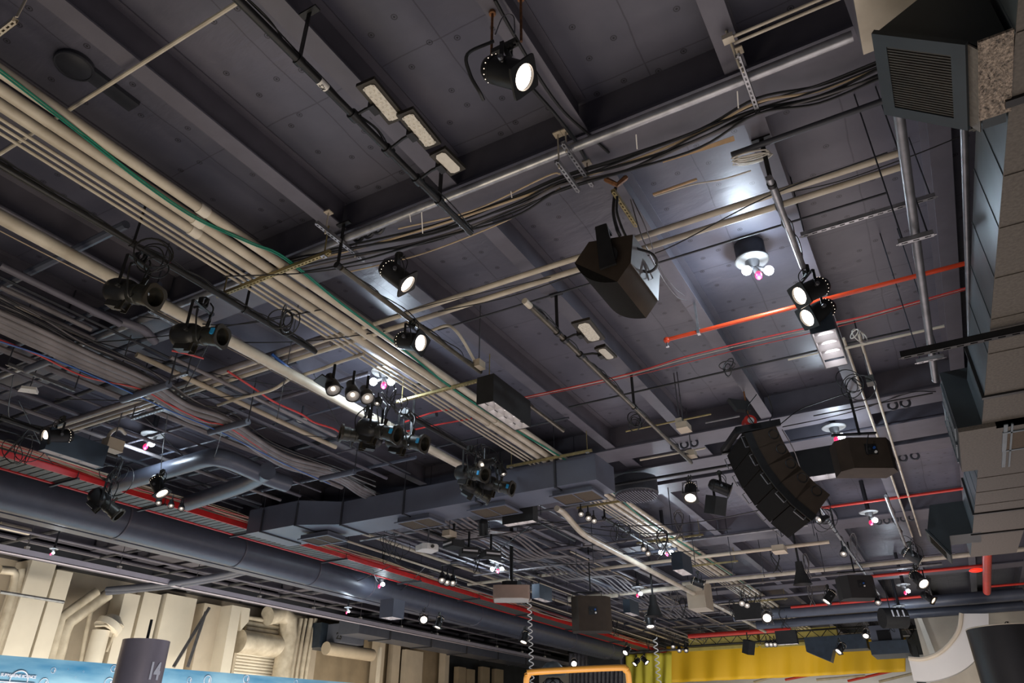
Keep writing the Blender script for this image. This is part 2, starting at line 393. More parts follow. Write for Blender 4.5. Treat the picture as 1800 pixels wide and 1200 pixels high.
cable('second thin black line slung below the twin conduits',[(1350,345,6.6),(1470,320,6.6),(1600,275,6.6),(1700,235,6.6)],.006,'cable_black')
cable('long black guy line running up to the wedge speaker',[(655,566,6.4),(760,535,6.5),(1000,480,6.6)],.005,'cable_black')
# white coil and cable on the twin conduits
w=thing('cable_coil','coil of cream cable lying over the twin beige conduits','cable coil',at(1325,278,6.72))
g=G(); 
for k in range(7):
    r=random.Random(k+3); c=at(1322+r.uniform(-6,6),276+r.uniform(-5,5),6.64+.012*k); pts=[]
    for i in range(25):
        t=2*PI*i/24; pts.append(c+Vector((math.cos(t)*(.15+.03*r.random()),math.sin(t)*(.035+.006*k)+math.cos(t)*.03,0)))
    g.tube(pts,.007,5,False)
g.build('coil','cable_white',w); 
cable('cream cable leading left from the coil on conduits',[(1320,300,6.63),(1270,315,6.63),(1215,325,6.63),(1150,345,6.63)],.008,'cable_white')
# timber sticks
a=at(1165,285,6.7); b=at(1290,243,6.8)
tag(G().tube([a,b],.02,4,True,[.01,.035]).build('timber_batten','wood_pale'),'pale timber batten wedged above the twin conduits','batten')
a=at(1148,342,6.72); b=at(1225,315,6.72)
tag(G().tube([a,b],.016,6,True).build('timber_batten','wood_pale'),'short wooden rod lying beside the beige conduits','batten')
# top-left thin pipes
a=at(0,283,6.8); b=at(400,0,6.8); Yk=(a.y+b.y)/2
tag(G().cyl((-9.6,Yk,6.8),(-3.0,Yk,6.8),.019,8).build('conduit','beige_pipe'),'thin beige conduit crossing the top left corner','pipe')
a=at(1280,68,6.8);
for k in (0,1): tag(G().cyl((a.x+.03,a.y+.07*k,6.8),(1.6,a.y+.07*k,6.8),.014,8).build('conduit','beige_pipe'),'thin beige conduit at the top right ending in a clamp, %s'%('front','rear')[k],'pipe')
t=thing('strut_bracket','beige strut hanger at left end of the top right conduits','bracket',a)
G().cyl(a+Vector((0,0,.1)),a+Vector((.03,.12,-.25)),.012,6).build('threaded_rod','beige_pipe',t); G().box(a,(.09,.07,.05)).build('clamp','beige_pipe',t)
t=thing('strut_bracket','short drilled strut hanging in the extreme top left corner','bracket',at(12,48,6.6))
channel(at(-20,60,6.6).x,at(32,40,6.6).x,at(15,45,6.6).y,6.58).build('channel','beige_pipe',t)
for dx in (0,.04): G().cyl(at(28+dx*60,30,6.6),at(28+dx*60,30,6.6)+Vector((0,0,.7)),.007,6).build('threaded_rod','beige_pipe',t)
# sprinkler
t=thing('sprinkler_pipe','bright orange-red sprinkler pipe passing behind the two spotlights','pipe',at(1300,560,6.45))
a=at(1172,597,6.45); Y=a.y; X1=Xat(1713,Y,6.45)
G().cyl((a.x,Y,6.45),(X1,Y,6.45),.028,14).build('pipe','orange_red',t)
G().sphere((a.x,Y,6.445),.045,12,8).build('elbow','orange_red',t); G().cyl((a.x,Y,6.41),(a.x,Y,6.34),.012,8).cyl((a.x,Y,6.345),(a.x,Y,6.337),.024,10).build('sprinkler_head','galvanised',t)
x=Xat(1228,Y,6.45); G().bb((x-.02,Y-.035,6.41),(x+.02,Y+.035,6.5)).bb((x-.015,Y-.005,6.5),(x+.015,Y+.005,BEAM)).build('hanger','galvanised',t)
# red/white cables
for k,(m,dy,r,l) in enumerate((('cable_red',0,.011,'red cable strapped below the sprinkler pipe'),('cable_white',4,.007,'white cable running with the red ones under sprinkler pipe'),('cable_red',11,.006,'thin red line below the red and white cables'))):
    cable(l,[(920,698+dy*.3,6.72),(1040,672+dy*.4,6.72),(1130,650+dy*.6,6.72),(1200,628+dy,6.72),(1300,603+dy,6.75),(1410,578+dy,6.75),(1500,560+dy*.6,6.75),(1600,533+dy*.4,6.75),(1700,505+dy*.3,6.75)],r,m)
# vertical galvanised drop pipe at right (runs away along the hall)
pipeA('grey steel pipe running away from under the grille box','' or (1585,200),(1637,640),5.6,.04,'galv_dark',name='steel_pipe',n=16,y0=3.95,y1=9.6)
tag(G().cyl((1.06,4.4,5.9),(1.03,12,5.9),.03,12).build('steel_pipe','galv_dark'),'thin grey pipe beside the big right-hand duct','pipe')
for (p1,p2,z,l) in (((1408,415),(1645,348),6.5,'slotted strut across the boards right of the bulb fixture'),((1580,430),(1642,413),5.48,'slotted strut under the grey steel pipe, upper'),((1612,640),(1660,627),5.48,'slotted strut under grey steel pipe, lower'),((1710,225),(1850,185),5.0,'slotted strut crossing under the big duct at top right')):
    a=at(*p1,z); b=at(*p2,z); y=(a.y+b.y)/2
    t=thing('strut_channel',l,'bracket',((a.x+b.x)/2,y,z)); channel(a.x,b.x,y,z,.05,.045,.09).build('channel','galvanised' if z>5.2 else 'olive_metal',t)
    for x in (a.x+.04,b.x-.04): G().cyl((x,y,z),(x,y,DECK if z>5.2 else 5.6),.007,6).build('threaded_rod','dark_paint',t)
# dark strut at (1340..1720)
a=at(1380,735,5.9); 
t=thing('strut_channel','black strut bar reaching left from the big duct','bracket',at(1640,610,4.7)); y=at(1640,618,4.7).y
channel(at(1585,632,4.7).x,2.2,y,4.7,.06,.06,.1).build('channel','black_metal',t)
# ======================= lighting pipes ===================================
def lightpipe(label,p1,p2,z,r,m,hang=(),tape=None,y0=None,y1=None,cables=2,drop=None):
    a=at(*p1,z); b=at(*p2,z); X=(a.x+b.x)/2; Y0=Yat(p1[0],X,z) if y0 is None else y0; Y1=Yat(p2[0],X,z) if y1 is None else y1
    t=thing('lighting_pipe',label,'pipe',(X,(Y0+Y1)/2,z))
    G().cyl((X,Y0,z),(X,Y1,z),r,14).build('tube',m,t)
    for hy in hang:
        G().bb((X-.022,hy-.004,z),(X+.022,hy+.004,BEAM+.02)).bb((X-.09,hy-.03,BEAM-.02),(X+.09,hy+.03,BEAM)).build('hanger_strap','black_metal',t)
        G().cyl((X,hy-.025,z),(X,hy+.025,z),r*1.35,12).build('clamp_ring','black_metal',t)
    if tape:
        tg=G().cyl((X,tape,z),(X,tape+.09,z),r*1.06,14).build('paper_tag','white_plastic',t)
    for k in range(cables):
        rr=random.Random(k+int(abs(X)*10)); n=int(abs(Y1-Y0)/.35)+2
        pts=[Vector((X+rr.uniform(-1,1)*r*1.5,Y0+(Y1-Y0)*i/n,z+r*.9+rr.uniform(-.5,1)*r)) for i in range(n+1)]
        cable('black cable tied along '+label,pts,.007,'cable_black','cables tied along '+label)
    return X
L1=lightpipe('black lighting pipe above the three flood panels',(410,0),(828,403),6.3,.034,'black_metal',hang=(2.5,4.42),y0=1.2,tape=2.72)
L2=lightpipe('dark lighting pipe at left carrying two profile spotlights',(0,295),(555,615),6.3,.034,'black_metal',hang=(3.36,4.9),y0=1.0,cables=5)
L3=lightpipe('bronze lighting pipe carrying two lit spotlights by the conduits',(600,470),(845,655),6.3,.032,'bronze_pipe',hang=(4.75,),cables=3)
L4=lightpipe('bronze lighting pipe with capped end and two flood panels',(930,533),(1215,815),6.3,.034,'bronze_pipe',hang=(7.3,10.0),cables=3)
G().cyl((L4,6.42,6.3),(L4,6.56,6.3),.04,14).build('end_cap','beige_pipe',bpy.data.objects['lighting_pipe.003'])
L5=lightpipe('steel lighting pipe above the pair of lit spotlights',(1352,315),(1412,468),6.3,.033,'galvanised',hang=(5.8,),cables=2)
L6=lightpipe('dark lighting pipe behind the small spotlight cluster',(708,713),(880,832),6.3,.034,'black_metal',hang=(8.6,),cables=3)
L7=lightpipe('dark lighting pipe behind the far end of conduits',(1060,905),(1150,968),6.3,.034,'black_metal',hang=(15.6,),cables=3)
L8=lightpipe('black lighting pipe with trailing wires at the left edge',(0,722),(205,812),5.9,.034,'black_metal',hang=(),cables=4)
L9=lightpipe('dark lighting pipe beyond the white downlight box',(905,690),(990,760),6.3,.03,'bronze_pipe',hang=(),cables=2)
L10=lightpipe('bronze lighting pipe running on past the line array',(1440,900),(1545,1040),6.3,.03,'galvanised',hang=(19.5,),cables=4)
L11=lightpipe('pale lighting pipe on the right toward the two far spotlights',(1557,880),(1595,960),6.3,.035,'galvanised',hang=(),cables=3)
L12=lightpipe('dark lighting pipe right of the small downlight',(930,905),(1010,955),6.3,.03,'black_metal',hang=(),cables=2)
L13=lightpipe('dark lighting pipe carrying the small projectors',(690,905),(850,975),6.1,.03,'black_metal',hang=(),cables=5)
# beige conduits on beams next to right pair of conduits
for k in (0,1):
    pipeA('pale conduit under the beams behind the grey speaker, %s'%('left','right')[k],(1455+13*k,465),(1610+8*k,970),6.75,.022,'beige_pipe',xo=(-.03,.08)[k],y0=10.2,y1=23,group='pale conduits behind the grey speaker')
# ======================= white ventilation pipe ===========================
p=pipeA('long cream pipe running below the beams toward the far curtain','' or (380,590),(800,810),6.4,.075,'beige_pipe',name='drain_pipe',y0=.8,y1=13.9,n=20)
WX=p.location.x
for y in (4.3,8.9,9.7,12.3): G().cyl((WX,y-.07,6.4),(WX,y+.07,6.4),.085,18).build('coupling','beige_pipe',p)
t=thing('drain_pipe','cream pipe dropping behind the duct and running on','pipe',at(960,900,6.2)); X=at(1195,1030,6.05).x
G().tube(smooth([(X-.1,14.6,6.4),(X-.1,15.0,6.38),(X,15.6,6.1),(X,16.2,6.05)])+[Vector((X,24.6,6.05))],.07,16).build('pipe','beige_pipe',t)
G().bb((X-.25,24.4,5.6),(X+.35,25.3,6.45)).build('housing_box','beige_box',t)
G().cyl((X,25.3,6.05),(X,34.5,6.05),.06,12).build('outlet_pipe','beige_pipe',t)
for k in range(3): cable('%s wire clipped along the cream pipe'%('blue','white','tan')[k],[Vector((WX-.1-.01*k,1.2,6.36)),Vector((WX-.13,2.5,6.33)),Vector((WX-.09,4.0,6.34)),Vector((WX-.11,6,6.36)),Vector((WX-.09,8,6.36)),Vector((WX-.1,10.5,6.36))],.006,('cable_blue','cable_white','cable_tan')[k])
# ======================= rectangular duct with four diffusers =============
t=thing('air_duct','long blue-grey rectangular air duct with four square diffusers','duct',(-9.5,12.5,6.0))
Y0,Y1,Z0,Z1=12.08,13.0,6.0,6.52
g=G(); g.bb((-11.35,Y0,Z0),(-5.1,Y1,Z1)); 
g.prism([(-11.35,Y0,Z0),(-11.35,Y0,Z1),(-11.35,Y1,Z1),(-11.35,Y1,Z0)],(0,0,0),(-1.1,-.35,0)) if 0 else None
g.add([(-11.35,Y0,Z0),(-11.35,Y1,Z0),(-11.35,Y1,Z1),(-11.35,Y0,Z1),(-12.4,Y0-.35,Z0+.05),(-12.4,Y1+.1,Z0+.05),(-12.4,Y1+.1,Z1+.1),(-12.4,Y0-.35,Z1+.1)],[(0,1,5,4),(1,2,6,5),(2,3,7,6),(3,0,4,7)])
g.bb((-14.0,Y0-.35,Z0+.05),(-12.4,Y1+.15,Z1+.1)); g.build('duct_body','duct_paint',t)
for x in (-13.5,-12.4,-11.35,-9.6,-7.75,-5.95):
    oy=-.35 if x<-12 else 0
    G().bb((x-.02,Y0+oy-.03,Z0-.03+(.05 if oy else 0)),(x+.02,Y1+.03,Z1+.03)).build('flange','dark_paint',t)
    for y in (Y0+oy-.02,Y1): G().cyl((x,y,Z1-.02),(x,y,DECK),.008,6).build('hanger_rod','dark_paint',t)
for (px,py) in ((548,945),(727,917),(858,895),(1010,872)):
    c=at(px,py,5.87); x,y=c.x,12.62
    G().bb((x-.42,y-.3,5.9),(x+.42,y+.3,Z0)).build('diffuser_box','duct_paint',t)
    g=G(); o=.47; 
    for a,b in (((x-o,y-.35,5.88),(x+o,y-.3,5.905)),((x-o,y+.3,5.88),(x+o,y+.35,5.905)),((x-o,y-.3,5.88),(x-o+.05,y+.3,5.905)),((x+o-.05,y-.3,5.88),(x+o,y+.3,5.905)),((x-.012,y-.3,5.885),(x+.012,y+.3,5.9))): g.bb(a,b)
    fr=g.build('diffuser_frame','duct_paint',t)
    G().bb((x-.42,y-.3,5.895),(x+.42,y+.3,5.9)).build('filter','filter_brown',fr)
# ======================= right-hand main duct =============================
def skewx(y): return 1.02-.03*(y-3.8)
t=thing('air_duct','big galvanised rectangular duct running down the right side','duct',(1.4,9,5.0))
g=G(); zb,zt=4.8,5.35
segs=[(1.5,8.35),(8.35,10.6),(10.6,13.2),(13.2,14.6),(14.6,16.5)]
w0=[.95,.9,.85,.8,.75]
for (a,b),w in zip(segs,w0):
    g.add([(skewx(a),a,zb),(skewx(b),b,zb),(skewx(b)+w,b,zb),(skewx(a)+w,a,zb),(skewx(a),a,zt),(skewx(b),b,zt),(skewx(b)+w,b,zt),(skewx(a)+w,a,zt)],[(0,3,2,1),(4,5,6,7),(0,1,5,4),(1,2,6,5),(2,3,7,6),(3,0,4,7)])
for y in [2.2,2.8,3.4,4.6,5.2,5.9,6.6,7.3,9.2,9.9,11.3,12,12.7]: x=skewx(y); g.bb((x-.006,y-.008,zb),(x,y+.008,zt))
bd=g.build('duct_body','duct_metal',t)
g=G()
for (a,b),w in zip(segs,w0): g.add([(skewx(a)-.004,a,zb-.008),(skewx(b)-.004,b,zb-.008),(skewx(b)+w,b,zb-.008),(skewx(a)+w,a,zb-.008),(skewx(a)-.004,a,zb-.001),(skewx(b)-.004,b,zb-.001),(skewx(b)+w,b,zb-.001),(skewx(a)+w,a,zb-.001)],[(0,3,2,1),(4,5,6,7),(0,1,5,4),(1,2,6,5),(2,3,7,6),(3,0,4,7)])
for y in [2.2,2.8,3.4,4.6,5.2,5.9,6.6,7.3,9.2,9.9,11.3,12,12.7]: x=skewx(y); g.bb((x,y-.008,zb-.016),(x+.75,y+.008,zb-.008))
g.build('underside','brown_duct',t)
for y,w in ((3.9,.95),(8.35,.95),(10.6,.88),(13.2,.85),(14.6,.8)):
    x=skewx(y); G().bb((x-.03,y-.03,zb-.03),(x+w+.05,y+.03,zb)).bb((x-.03,y-.03,zb),(x,y+.03,zt+.02)).build('flange','black_metal',t)
# side box below / beside the duct
t2=thing('air_duct','dark branch box beneath the big duct with slotted grilles','duct',(1.2,9.9,4.75))
G().bb((.61,9.17,4.74),(2.9,10.72,4.79)).build('bottom_panel','brown_duct',t2)
G().bb((.61,9.17,4.79),(.98,10.72,5.5)).bb((.98,9.17,4.79),(2.9,9.22,4.8)).build('duct_body','teal_duct',t2)
G().bb((.98,9.17,4.3+.44),(2.9,9.25,5.5)).build('end_panel','teal_duct',t2)
for (a,b) in ((9.35,9.9),(10.0,10.6)):
    g=G()
    for i in range(8): zz=4.88+.065*i; g.bb((.595,a,zz),(.61,b,zz+.02))
    g.bb((.59,a-.04,4.84),(.605,a,5.42)).bb((.59,b,4.84),(.605,b+.04,5.42)); g.build('side_grille','duct_metal',t2)
g=G(); g.bb((1.05,9.15,4.73),(1.09,10.74,4.74)).bb((1.12,9.15,4.725),(1.14,10.74,4.74)); g.build('flange','duct_metal',t2)
x0=Xat(1762,9.6,4.73); g=G(); g.bb((x0,9.4,4.725),(x0+.6,9.44,4.74)).bb((x0,10.06,4.725),(x0+.6,10.1,4.74)).bb((x0,9.44,4.725),(x0+.04,10.06,4.74)).bb((x0+.56,9.44,4.725),(x0+.6,10.06,4.74))
fr=g.build('grille_frame','duct_metal',t2); G().bb((x0+.04,9.44,4.733),(x0+.56,10.06,4.738)).build('filter','filter_brown',fr)
# near intake hood with grille
def hood(label,x0,x1,xm,y0,y1,zl,zr,zb_,zt_,slats,m='teal_duct',tl=None):
    """branch duct going left from the main duct whose end is cut at a slant: grille faces down and left"""
    t=thing('intake_hood',label,'vent',((x0+xm)/2,(y0+y1)/2,zb_))
    poly=[(x0,y0,zl),(x1,y0,zr),(x1+.05,y0,zb_),(xm,y0,zb_),(xm,y0,zt_),(x0+.14,y0,zt_)] if tl is None else [(x0,y0,zl),(x1,y0,zr),(x1+.05,y0,zb_),(xm,y0,zb_),(xm,y0,tl.z),tuple(tl)]
    G().prism(poly,(0,0,0),(0,y1-y0,0)).build('hood_body',m,t)
    n=Vector((-(zl-zr),0,-(x1-x0))).normalized(); a=Vector((x0,y0,zl))+n*.01; d=Vector((x1-x0,0,zr-zl)); W=y1-y0
    def bar(u0,u1,v0,v1,th,g,off=0):
        c=a+n*off; q=[c+d*u0+Vector((0,v0,0)),c+d*u1+Vector((0,v0,0)),c+d*u1+Vector((0,v1,0)),c+d*u0+Vector((0,v1,0))]; g.prism(q,(0,0,0),n*th)
    g=G(); e=.13; ev=.07*W/.65
    bar(-.03,e,-.02,W+.02,.03,g); bar(1-e,1.03,-.02,W+.02,.03,g); bar(e,1-e,-.02,ev,.03,g); bar(e,1-e,W-ev,W+.02,.03,g)
    fr=g.build('grille_frame',m,t); g=G()
    for i in range(slats):
        v=ev+(W-2*ev)*(i+.5)/slats; bar(e,1-e,v-.006,v+.006,.02,g,.004)
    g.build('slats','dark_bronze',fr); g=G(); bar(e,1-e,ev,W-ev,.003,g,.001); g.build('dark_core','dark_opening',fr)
    return t
h=hood('dark intake hood with slatted grille at the top right',.47,.83,1.0,3.42,4.08,5.2,4.88,4.8,5.55,24,tl=atY(1612,0,3.42))
G().bb((.86,3.36,4.785),(1.02,3.98,4.8)).build('insulation_panel','insulation',h)
G().prism([(.83,3.42,4.875),(.87,3.42,4.79),(.87,4.08,4.79),(.83,4.08,4.875)],(0,0,0),(-.006,0,-.006)).build('edge_strip','brown_duct',h)
q=[atY(a,b,14.5) for a,b in ((1630,930),(1672,972),(1700,938),(1676,882))]
hood('far dark teal intake hood jutting left from the big duct',q[0].x,q[1].x,.82,14.5,15.25,q[0].z,q[1].z,q[2].z,q[3].z,6)
t=thing('air_duct','dark box with plain beige underside behind the near intake hood','duct',(.8,3.3,5.6))
G().bb((.42,2.6,5.62),(1.0,3.95,6.3)).build('duct_body','paint_steel',t); G().bb((.42,2.6,5.6),(1.0,3.95,5.62)).build('underside','beige_pipe',t)
# ======================= big round duct, tray, rails on the left ==========
X=-16.03; z=6.2
t=thing('round_duct','huge dark round duct sloping along the left side','duct',(X,20,z))
G().cyl((X,4,z),(X,39.5,z),.42,28).build('duct_body','paint_blue',t)
G().bb((X-.56,4,z-.40),(X-.24,39,z-.37)).bb((X-.41,4,z-.37),(X-.39,39,z-.1)).build('side_rail','duct_paint',t)
for y in (9.8,13.2,16.0,18.5,21.5,25,29,33.5,38): G().lathe([(.42,-.03),(.44,-.02),(.44,.02),(.42,.03)],28,Matrix.Translation((X,y,z))@Matrix.Rotation(R(90),4,'X')).build('duct_band','paint_steel',t)
t=thing('cable_tray','long cable tray with red side rails on the left','cable tray',(-14.6,20,6.3))
xa,xb=-15.05,-14.3
G().bb((xa-.02,4,6.26),(xa+.05,44,6.38)).build('side_rail','red_rail',t); G().bb((xb-.02,4,6.26),(xb+.02,44,6.39)).build('side_rail','red_rail',t)
g=G(); y=4.0
while y<44: g.bb((xa,y,6.28),(xb,y+.14,6.3)); y+=.17
for x in (-14.9,-14.7,-14.5): g.bb((x-.03,4,6.3),(x+.03,44,6.31))
g.build('tray_floor','tray_metal',t)
for y in [7.6,9.6,12.2,15.5,19,22.5,26.5,31,36]: G().bb((xa-.1,y,6.22),(xb+.1,y+.05,6.26)).build('cross_support','dark_paint',t); G().cyl((xb+.06,y+.02,6.25),(xb+.06,y+.02,DECK),.009,6).build('hanger_rod','dark_paint',t)
names={'cable_red':'red','cable_tan':'tan','cable_grey':'grey','cable_white':'white','cable_blue':'blue','cable_black':'black'}
for k in range(24):
    r=random.Random(100+k); m=r.choice(['cable_red','cable_tan','cable_grey','cable_tan','cable_white','cable_grey','cable_black','cable_tan']); X0=-14.38+.34*(k/22)+r.uniform(-.08,.08)
    pts=[]; y=4.5
    while y<43.5:
        pts.append(Vector((X0+r.uniform(-.1,.1)-(.35 if k%3==0 else 0),y,6.36+r.uniform(0,.10)+(.06 if k%4==0 else 0)))); y+=r.uniform(1.6,2.6)
    cable(names[m]+' cable lying in the red-railed cable tray',pts,r.choice((.008,.012,.015)),m,names[m]+' cables in the red-railed tray',n=5)
# suspended rail
X=-20.4;z=5.95
t=thing('suspended_rail','long lavender-grey suspended rail at the lower left','rail',(X,20,z))
G().bb((X-.09,5,z),(X+.09,45,z+.02)).bb((X-.09,5,z),(X-.07,45,z+.16)).bb((X+.07,5,z),(X+.09,45,z+.16)).build('rail','rail_paint',t)
for y in [10.2+2.65*i for i in range(12)]:
    G().cyl((X,y,z+.1),(X,y,DECK),.012,6).build('hanger_rod','galv_dark',t); G().bb((X-.05,y-.05,z+.1),(X+.05,y+.05,z+.25)).build('rod_clamp','white_plastic',t)
# ======================= fixture meshes ===================================
def par_meshes():
    d={}
    d['housing']=G().lathe([(.0,.235),(.05,.232),(.085,.21),(.105,.175),(.112,.13),(.112,.125),(.106,.122),(.106,.118),(.112,.115),(.112,-.15),(.104,-.15),(.1,-.12),(.09,-.1)],32,close=True).mesh('housing','black_metal',50)
    g=G(); n=32; v=[];s=.132
    for zz in (-.152,-.172):
        for k in range(n):
            t=2*PI*k/n; v.append((.099*math.cos(t),.099*math.sin(t),zz))
        for k in range(n):
            t=2*PI*k/n; c,q=math.cos(t),math.sin(t); m_=max(abs(c),abs(q)); rr=min(s/m_,.178); v.append((rr*c,rr*q,zz))
    f=[]
    for k in range(n):
        a=k;b=(k+1)%n; f+=[(a,b,b+n,a+n),(a+2*n,a+3*n,b+3*n,b+2*n),(a,a+2*n,b+2*n,b),(a+n,b+n,b+3*n,a+3*n)]
    g.add(v,f); d['gel_frame']=g.mesh('gel_frame','black_metal')
    prof=[(.0,-.158),(.04,-.157),(.08,-.152),(.098,-.145)]
    d['lens_lit']=G().lathe(prof,32,close=True).mesh('lens','lit_warm'); d['lens_dim']=G().lathe(prof,32,close=True).mesh('lens','lit_dim')
    d['lens_off']=G().lathe(prof,32,close=True).mesh('lens','lens_dark')
    g=G()
    for k in range(16):
        t=2*PI*k/16; g.sphere((.108*math.cos(t),.108*math.sin(t),.15),.0045,6,4)
    d['vents_lit']=g.mesh('vent_glow_beads','lit_spark')  # glowing beads put in for lamp light showing through the vent holes
    g=G(); g.bb((-.135,-.016,-.02),(-.129,.016,.2)).bb((.129,-.016,-.02),(.135,.016,.2)).bb((-.135,-.016,.194),(.135,.016,.2))
    d['yoke']=g.mesh('yoke','black_metal')
    g=G(); 
    g.cyl((.112,0,0),(.155,0,0),.012,10).cyl((.14,0,0),(.165,0,0),.022,8)
    d['pivot_knob']=g.mesh('pivot_knob','galv_dark')
    g=G(); g.bb((-.03,-.02,.2),(.03,.02,.225)).bb((-.045,-.022,.225),(-.033,.022,.33)).bb((.033,-.022,.225),(.045,.022,.30)).torus((0,0,.285),.04,.01,16,6,(1,0,0)).cyl((.0,0,.2),(.07,0,.24),.008,6)
    d['clamp']=g.mesh('clamp','olive_metal')
    g=G().tube(smooth([(.0,.0,.22),(.1,.05,.16),(.13,.1,.0),(.08,.1,-.1),(.02,.09,.05),(0,.1,.2),(-.05,.02,.3)],5),.006,6); d['power_lead']=g.mesh('power_lead','cable_black')
    return d
PM=par_meshes()
def orient(aim,roll=0):
    a=Vector(aim).normalized(); w=a.cross(Vector((0,0,1)))
    if w.length<.05: w=Vector((1,0,0))
    w.normalize(); z=-a; y=z.cross(w)
    m=Matrix((w,y,z)).transposed(); q=m.to_quaternion()
    if roll: q=q@Quaternion((0,0,1),roll)
    yq=Quaternion((0,0,1),math.atan2(w.y,w.x)); return q,yq
def par(label,px,py,z,ang,c,state='lit',sc=1.0,group='round can spotlights',lead=True,roll=0,yt=0,name='can_spotlight'):
    P=at(px,py,z); aim=aimv(px,py,ang,c); q,yq=orient(aim,0)
    if yt: yq=yq@Quaternion((1,0,0),yt)
    t=thing(name,label,'spotlight',P,group)
    fq=q@Quaternion((0,0,1),roll)
    inst('housing',PM['housing'],t,q=q,sc=sc); fr=inst('gel_frame',PM['gel_frame'],t,q=fq,sc=sc)
    inst('lens',PM['lens_'+{'lit':'lit','dim':'dim','off':'off'}[state]],t,q=q,sc=sc)
    if state=='lit': inst('vent_glow_beads',PM['vents_lit'],t,q=q,sc=sc)
    yk=inst('yoke',PM['yoke'],t,q=yq,sc=sc); inst('pivot_knob',PM['pivot_knob'],t,q=yq,sc=sc); inst('pivot_knob',PM['pivot_knob'],t,q=yq@Quaternion((0,0,1),PI),sc=sc); inst('clamp',PM['clamp'],t,q=yq,sc=sc)
    if lead: inst('power_lead',PM['power_lead'],t,q=yq,sc=sc)
    return t,P,aim
def spot_lamp(t,P,aim,e=60,col=(1,.85,.7),size=40,off=.25):
    l=bpy.data.lights.new('spot_beam','SPOT'); l.energy=e; l.color=col; l.spot_size=R(size); l.spot_blend=.4; l.shadow_soft_size=.08
    o=bpy.data.objects.new('spot_beam',l); COL.objects.link(o); o.parent=t; o.location=Vector(aim)*off
    o.rotation_mode='QUATERNION'; o.rotation_quaternion=Vector(aim).to_track_quat('-Z','Y'); return o
# profile (long-barrel) spotlights
def prof_meshes():
    d={}
    d['housing']=G().lathe([(0,.26),(.07,.25),(.11,.22),(.125,.17),(.125,.02),(.11,-.02),(.09,-.04)],24,close=True).bb((-.05,-.17,-.02),(.05,-.09,.16)).mesh('housing','black_metal',45)
    g=G().lathe([(.09,-.03),(.088,-.1),(.098,-.105),(.098,-.125),(.088,-.13),(.086,-.2),(.096,-.205),(.096,-.3),(.088,-.3),(.086,-.22),(.07,-.2)],24,close=True); d['barrel']=g.mesh('barrel','olive_metal',45)
    g=G(); n=24;v=[];f=[]
    for zz in (-.3,-.33):
        for k in range(n): t=2*PI*k/n; v.append((.088*math.cos(t),.088*math.sin(t),zz))
        for k in range(n):
            t=2*PI*k/n; c,q=math.cos(t),math.sin(t); m_=max(abs(c),abs(q)); rr=min(.112/m_,.13); v.append((rr*c,rr*q,zz))
    for k in range(n):
        a=k;b=(k+1)%n; f+=[(a,b,b+n,a+n),(a+2*n,a+3*n,b+3*n,b+2*n),(a,a+2*n,b+2*n,b),(a+n,b+n,b+3*n,a+3*n)]
    g.add(v,f); d['gel_frame']=g.mesh('gel_frame','dark_bronze')
    d['focus_knob']=G().cyl((0,.09,-.1),(0,.17,-.1),.02,8).mesh('focus_knob','dark_bronze')
    d['lens']=G().lathe([(0,-.25),(.05,-.245),(.086,-.235)],24,close=True).mesh('lens','lens_dark')
    g=G(); g.bb((-.04,-.19,-.05),(-.034,-.09,.03)).bb((.034,-.19,-.05),(.04,-.09,.03)).bb((-.034,-.17,-.03),(.034,-.16,.0)); d['shutter_handle']=g.mesh('shutter_handle','dark_bronze')
    d['tape']=G().bb((.098,-.03,-.31),(.125,.03,-.27)).bb((-.125,-.02,-.31),(-.1,.03,-.28)).mesh('tape','blue_tape')
    g=G(); g.bb((-.15,-.016,-.02),(-.142,.016,.34)).bb((.142,-.016,-.02),(.15,.016,.34)).bb((-.15,-.016,.332),(.15,.016,.34)).cyl((-.17,0,0),(-.12,0,0),.02,8).cyl((.12,0,0),(.17,0,0),.02,8); d['yoke']=g.mesh('yoke','black_metal')
    g=G(); g.bb((-.035,-.025,.34),(.035,.025,.36)).bb((-.05,-.025,.36),(-.036,.025,.46)).bb((.036,-.025,.36),(.05,.025,.43)).torus((0,0,.41),.042,.012,16,6,(1,0,0)).cyl((0,-.04,.35),(0,-.1,.35),.014,8); d['clamp']=g.mesh('clamp','black_metal')
    return d
QM=prof_meshes()
def profile(label,px,py,z,ang,c,sc=1.0,tape=True,roll=0,group='profile spotlights with long barrels'):
    P=at(px,py,z); aim=aimv(px,py,ang,c); q,yq=orient(aim); q2=q@Quaternion((0,0,1),roll)
    t=thing('profile_spotlight',label,'spotlight',P,group)
    for k in ('housing','barrel','gel_frame','lens','shutter_handle','focus_knob')+(('tape',) if tape else ()): inst(k,QM[k],t,q=q2,sc=sc)
    for k in ('yoke','clamp'): inst(k,QM[k],t,q=yq,sc=sc)
    inst('power_lead',PM['power_lead'],t,q=yq,sc=1.4*sc); return t
